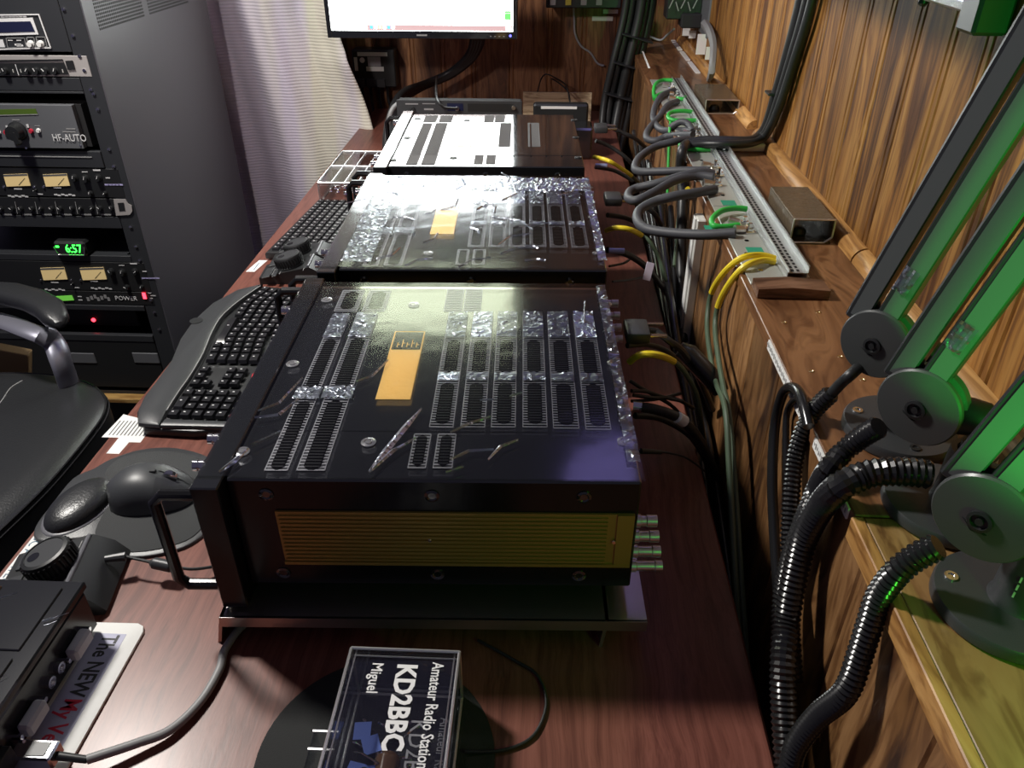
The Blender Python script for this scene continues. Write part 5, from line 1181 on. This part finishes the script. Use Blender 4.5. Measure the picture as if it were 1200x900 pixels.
# barrel (ferrite) on the lead and small audio jack
tag(B().tube([Y_(796, 409, .89), Y_(806, 414, .885), Y_(840, 450, .84), Y_(846, 460, .83)], [.012, .016, .016, .012], 16).out('ferrite_barrel', rub, loc=Y_(800, 410, .89)), 'fat black ferrite barrel over the gap behind the desk', 'ferrite')
cable('jack_lead', 'thin black lead with a slim jack plug lying on the desk behind the nearest amplifier', [Y_(768, 529, .83), Y_(785, 531, .82), Y_(805, 537, .79), Y_(826, 552, .755)], .0016, plas)
tag(B().tube([Y_(744, 528, .84), Y_(750, 528.5, .84), Y_(751, 528.5, .84), Y_(775, 530, .83)], [.0013, .0013, .0042, .003], 10).out('jack_plug', plas, loc=Y_(750, 528, .84)), 'slim black jack plug with a silver tip', 'plug')
for u, v, z, lab in [(722, 294, .9, 'pale blue connector behind the middle amplifier'), (704, 194, .9, 'pale blue connector behind the farthest amplifier')]:
    p = Y_(u, v, z); tag(B().cyl(p - Vector((.014, 0, 0)), p + Vector((.016, 0, 0)), .0055, n=12).out('coax_connector', mk('pale_blue_metal', (.45, .5, .8), .3, .6), loc=p), lab, 'connector')
p = Y_(760, 318, .88); tag(B().box(p, (.014, .003, .034), Euler((-.5, .25, 0)).to_matrix()).out('cable_flag', mk('lilac_paper', (.62, .56, .68), .6), loc=p), 'lilac paper flag on the lead behind the middle amplifier', 'tag')
# dark cable loom in the gap between desk and knee wall
random.seed(5)
for i in range(10):
    x = .252 + (i % 3) * .014; u0 = 776 + i * 4; pts = [Vector((x, 2.35 - i * .08, .88 - .02 * (i % 4))), Vector((x, 1.9 - i * .06, .78 - .03 * (i % 3))), Vector((x + .004, 1.5 - i * .05, .70)), Vector((x, 1.1 - i * .04, .62)), Vector((x - .002, .7, .5)), Vector((x, .3, .4))]
    cable('loom_cable', 'dark cable in the loom sunk in the gap behind the desk', pts, .0065 + .002 * (i % 2), rub, grp='dark loom behind the desk')
# white raceway down the knee wall
rw = thing('wire_raceway', 'white plastic raceway running down the knee wall below the ledge', 'raceway', (XK - .01, 1.42, .3))
loc_(B().bx(XK - .018, XK - .0005, 1.40, 1.44, .25, .965, bev=.002).out('channel', offw), rw); loc_(B().bx(XK - .0215, XK - .0178, 1.407, 1.433, .25, .965, bev=.001).out('cover', white), rw)
tag(B().bx(.402, .483, 1.765, 1.80, ZL + .0003, ZL + .018, bev=.002).out('ledge_raceway', offw, loc=(.44, 1.78, ZL)), 'short white raceway crossing the ledge under the black cable', 'raceway')
tag(B().bx(.385, .402, 1.765, 1.80, ZL + .0003, ZL + .01, bev=.001).out('raceway_end', offw, loc=(.39, 1.78, ZL)), 'white raceway stub beside the slotted rail', 'raceway')
# black bundle coming down the right wall and crossing the ledge
for i, (r, du) in enumerate([(.0125, 0), (.010, 7), (.009, 13)]):
    cable('wall_cable', ['thickest black cable coming down the right wall and crossing the ledge', 'middle black cable of the three down the right wall', 'thinnest black cable of the three, rightmost down the right wall'][i], [P(946 + du, -30, x=.487), P(935 + du * .9, 20, x=.487), P(922 + du * .7, 70, x=.487), P(909 + du * .6, 115, x=.485), P(900 + du * .4, 145, x=.483), P(891 + du * .3, 159 + i, x=.478), P(878, 166 + i, z=ZL + .026), P(850, 166 + i * 1.5, z=ZL + .026), P(825, 166 + i * 1.5, z=ZL + .020), P(808, 168 + i * 1.5, z=ZL + .014)], r, plas, n=12, grp='black cables on the right wall')
p = P(906, 109, x=.478); tag(B().box(p, (.03, .035, .006), bev=.002).out('cable_tie', plas, loc=p), 'black cable tie around the cables on the right wall', 'cable tie')
cable('hanging_cable', 'black cable hanging down the knee wall under the crossing cable', [P(806, 168, z=ZL + .006), P(800, 175, x=XK - .012), P(798, 200, x=XK - .012), P(800, 230, x=XK - .014), P(798, 300, x=XK - .016), P(800, 400, x=XK - .016)], .011, plas, n=10)
# two smoked covers on the ledge
def cover(label, x0, x1, y0, y1, h):
    t = thing('smoked_cover', label, 'cover', ((x0 + x1) / 2, (y0 + y1) / 2, ZL), 0, 'smoked open-ended covers on the ledge')
    loc_(B().bx(x0, x1, y0, y1, ZL + h - .003, ZL + h, bev=.001).out('top', traym), t)
    for q in ((x0, x0 + .0025), (x1 - .0025, x1)): loc_(B().bx(q[0], q[1], y0, y1, ZL + .0005, ZL + h - .003).out('side', traym), t)
    loc_(B().bx(x0, x1, y0, y1, ZL + .0003, ZL + .0025).out('bottom', traym), t)
    b = B(); e = .0016
    for a, c in [((x0, ZL + .002), (x1 - .012, ZL + .002)), ((x1 - .012, ZL + .002), (x1, ZL + .012)), ((x1, ZL + .012), (x1, ZL + h)), ((x1, ZL + h), (x0, ZL + h)), ((x0, ZL + h), (x0, ZL + .002))]: b.cyl((a[0], y0 - .001, a[1]), (c[0], y0 - .001, c[1]), e, n=6)
    stuff(loc_(b.out('rim', acryl_edge), t))
    loc_(B().lathe([(.013, 0), (.014, .004), (.010, .012), (0, .013)], ((x0 + x1) / 2 - .012, y0 + .035, ZL + .003), n=20).out('round_fitting', plas), t); return t
cover('smoked open-ended cover on the ledge, nearer one beside the near rail', .405, .472, 1.235, 1.40, .042)
cover('smoked open-ended cover on the ledge, farther one in front of the grey strap', .405, .490, 2.105, 2.30, .036)
# ================================================================ LIT TABLET ON THE RIGHT WALL
tb = thing('wall_tablet', 'white-lit tablet in a silver frame hung on the right wall at the top edge', 'tablet', (.49, 1.1, 1.35))
loc_(B().bx(.478, XW, 1.0, 1.222, 1.366, 1.60, bev=.003).out('frame', galv), tb)
loc_(B().bx(.475, .479, 1.012, 1.21, 1.378, 1.59).out('screen', pic), tb)
loc_(B().bx(.465, XW, .955, 1.0, 1.350, 1.60, bev=.004).out('dark_case', mk('dark_green_plastic', (.01, .03, .02), .4)), tb)
loc_(B().lathe([(.006, 0), (.007, -.006), (.004, -.010), (0, -.010)], (.488, 1.155, 1.367), n=12).out('knob', rub), tb)
# white printed strips on the ledge edge
for (ya, yb_, lab) in [(.735, .905, 'white patterned strip on the ledge edge beside the first arm hose'), (.575, .69, 'white patterned strip on the ledge edge near the hose bend')]:
    t = thing('edge_strip', lab, 'label', (XK, ya, ZL)); loc_(B().bx(XK - .0045, XK - .0025, ya, yb_, ZL - .014, ZL - .001).out('strip', white), t)
    b = B()
    for i in range(int((yb_ - ya) / .005)): b.bx(XK - .0049, XK - .0045, ya + .004 + i * .005, ya + .0065 + i * .005, ZL - .010 + .002 * (i % 2), ZL - .005 + .001 * (i % 3))
    stuff(loc_(b.out('printed_marks', gmark, flat=True), t))
# ================================================================ THREE MICROPHONE ARMS
armm = mk('arm_black', (.022, .024, .026), .36)
armg = mk('arm_disc', (.075, .08, .08), .34, .3)
armi = mk('arm_inlay', (.09, .10, .10), .35)
NRM = Vector((-.72, -.69, 0)).normalized(); TAN = Vector((.69, -.72, 0)).normalized() * 1.0
def micarm(label, bx_, by_, dc, lean):
    t = thing('microphone_arm', label, 'microphone arm', (bx_, by_, ZL), 0, 'microphone arms screwed to the ledge')
    loc_(B().lathe([(.056, 0), (.0575, .002), (.0575, .010), (.056, .0125), (.050, .0130), (.020, .0132), (0, .0132)], (bx_, by_, ZL), n=56).out('base_flange', plas2), t)
    for k in range(3):
        a = 2 * PI * k / 3 + 2.6; loc_(B().lathe([(.0055, 0), (.0055, .0014), (.003, .0014), (.003, .0004), (0, .0004)], (bx_ + .044 * math.cos(a), by_ + .044 * math.sin(a), ZL + .013), n=14).out('screw', chrome if k == 0 else plas), t)
    col = loc_(B().lathe([(.023, 0), (.021, .004), (.020, .05), (.0195, .058), (.0145, .058), (.0145, .05), (0, .05)], (bx_ + .006, by_, ZL + .013), n=32).out('collar', plas2), t)
    b = B(); 
    for i in range(3): b.box((bx_ + .006 - .0155, by_ - .0125, ZL + .032 + .008 * i), (.0035, .0014, .005), Euler((0, 0, -.85 + PI / 2 + .1)).to_matrix())
    stuff(loc_(b.out('printed_mark', wmark, flat=True), col))
    loc_(B().lathe([(.013, 0), (.013, .012), (.0, .012)], (bx_ + .006, by_, ZL + .068), n=20).out('brass_ring', brass if False else plas), t)
    loc_(B().cyl((bx_ + .006, by_, ZL + .05), (bx_ + .006, by_, ZL + .10), .0098, n=20).out('post', plas), t)
    dc = Vector(dc)
    # yoke between post and pivot
    loc_(B().tube([(bx_ + .006, by_, ZL + .088), (bx_ + .002, by_, ZL + .105), dc - NRM * .020 + Vector((0, 0, -.012)), dc - NRM * .012], [.014, .016, .020, .022], 14, sm=4).out('yoke', plas), t)
    # double disc pivot
    dk_ = loc_(B().lathe([(.033, -.024), (.035, -.022), (.035, -.014), (.030, -.012), (.030, -.006), (.0355, -.004), (.037, -.002), (.037, .002), (.0355, .004), (.010, .006), (.009, .006)], dc, NRM, 56).out('pivot_disc', armg), t)
    loc_(B().lathe([(.009, .0058), (.009, .0085), (.0065, .009), (.006, .0065), (.003, .0065), (.003, .009), (0, .009)], dc, NRM, 24).out('pivot_screw', plas), dk_)
    L_ = .62; d = (Vector((0, 0, 1)) + TAN * lean).normalized(); sd = d.cross(NRM).normalized()
    M = Matrix((sd, NRM, d)).transposed()
    for s, nm in ((-.0315, 'lower_bar'), (-.0045, 'lower_bar')):
        c = dc - NRM * .010 + sd * s * (-1 if sd.x < 0 else 1) + d * (L_ / 2 + .008)
        br = loc_(B().box(c, (.0225, .020, L_), M, bev=.002).out(nm, armm), t)
        loc_(B().box(c + NRM * .0102 + sd * .002, (.0225 * .72, .0008, L_ * .98), M).out('inlay', armi), br)
    loc_(B().lathe([(.028, -.02), (.030, -.018), (.030, -.004), (.034, -.002), (.034, .002), (.010, .004), (0, .004)], dc - NRM * .008 + d * (L_ + .02), NRM, 40).out('elbow_disc', armg), t)
    e = dc - NRM * .008 + d * (L_ + .02)
    return t, dc, d
ARMS = [((.386, .70), (.343, .715, 1.092), .25, 'black microphone arm with green-lit bars, farthest of the three'), ((.386, .577), (.337, .590, 1.098), .25, 'black microphone arm, the middle one of the three, crinkled foil patch on its bar'), ((.384, .455), (.333, .452, 1.092), .25, 'black microphone arm, nearest of the three, disc bright green')]
for (b0, dc, ln_, lab) in ARMS: micarm(lab, b0[0], b0[1], dc, ln_)
for (u, v, k) in ((1064, 327, 0), (1128, 393, 1)):
    dc = Vector(ARMS[k][1]); n = NRM; d = ROT @ Vector((u - 600, 450 - v, -FPX)); q = dc + n * .002; t_ = n.dot(q - CAM) / n.dot(d); p = CAM + d * t_
    random.seed(k + 2); g = []
    up = (Vector((0, 0, 1)) + TAN * .3).normalized(); sd = up.cross(n)
    for i in range(8): g.append([p + n * .001 + up * (i - 4) * .004 + sd * (j - 3) * .0026 + n * random.random() * .002 for j in range(7)])
    tag(B().rings(g, cap=False, closed=False).out('foil_tape', film2, loc=p, sharp=10), ['crinkled clear tape on the farthest microphone arm', 'crinkled clear tape on the middle microphone arm'][k], 'tape')
# corrugated hoses
def hose(label, pts, r=.0088, rd=.0020, pitch=.0054): return cable('corrugated_hose', label, pts, r, rub, sm=8, n=14, ridge=rd, cat='hose', grp='black corrugated hoses from the arms', pitch=pitch)
X1 = .30
cable('arm_lead', 'smooth black lead from the farthest arm into its hose', [P(1005, 432, z=1.06), P(996, 440, x=.322), P(985, 450, x=.318), P(972, 464, x=.312)], .0062, plas, n=10)
hose('black corrugated hose from the farthest microphone arm, leftmost', [P(974, 461, x=.312), P(955, 480, x=.302), P(941, 505, x=.294), P(932, 535, x=.288), P(928, 570, x=.284), P(926, 610, x=.282), P(925, 650, x=.280), P(926, 720, x=.276), P(930, 800, x=.272)], .0085)
hose('black corrugated hose from the middle microphone arm', [P(1030, 500, z=1.06), P(1010, 512, z=1.04), P(990, 528, z=1.02), P(972, 548, z=1.008), P(958, 572, x=.286), P(948, 596, x=.282), P(938, 622, x=.280), P(925, 660, x=.276), P(917, 700, x=.272), P(915, 740, x=.268), P(918, 800, x=.266), P(925, 880, x=.264), P(935, 960, x=.264)], .0092)
hose('thickest black corrugated hose, from the collar of the middle arm', [P(1090, 556, z=1.03), P(1065, 553, z=1.03), P(1035, 553, z=1.028), P(1010, 558, z=1.022), P(985, 570, z=1.012), P(965, 590, x=.282), P(948, 618, x=.278), P(938, 645, x=.274), P(928, 690, x=.268), P(922, 730, x=.264), P(918, 775, x=.256), P(919, 830, x=.255), P(924, 900, x=.255), P(932, 980, x=.255)], .0122, .0020, .0062)
hose('black corrugated hose from the nearest microphone arm', [P(1100, 640, z=1.05), P(1075, 652, z=1.035), P(1050, 672, z=1.015), P(1030, 700, x=.288), P(1018, 735, x=.284), P(1007, 770, x=.280), P(997, 800, x=.276), P(985, 818, x=.272), P(960, 838, x=.265), P(940, 862, x=.258), P(929, 885, x=.254), P(922, 930, x=.254), P(922, 990, x=.254)], .0095)
cable('bent_cable', 'black cable bent in a hook against the knee wall', [P(912, 700, x=.285), P(907, 620, x=.285), P(905, 560, x=.285), P(908, 500, x=.288), P(916, 465, x=.288), P(925, 454, x=.289), P(935, 458, x=.289), P(942, 475, x=.288), P(948, 500, x=.288)], .0062, rub, n=10)
cable('bent_cable', 'second black cable hooked lower on the knee wall', [P(925, 620, x=.292), P(922, 560, x=.292), P(921, 500, x=.292), P(924, 478, x=.292), P(934, 467, x=.291), P(940, 475, x=.29)], .004, rub, n=8)
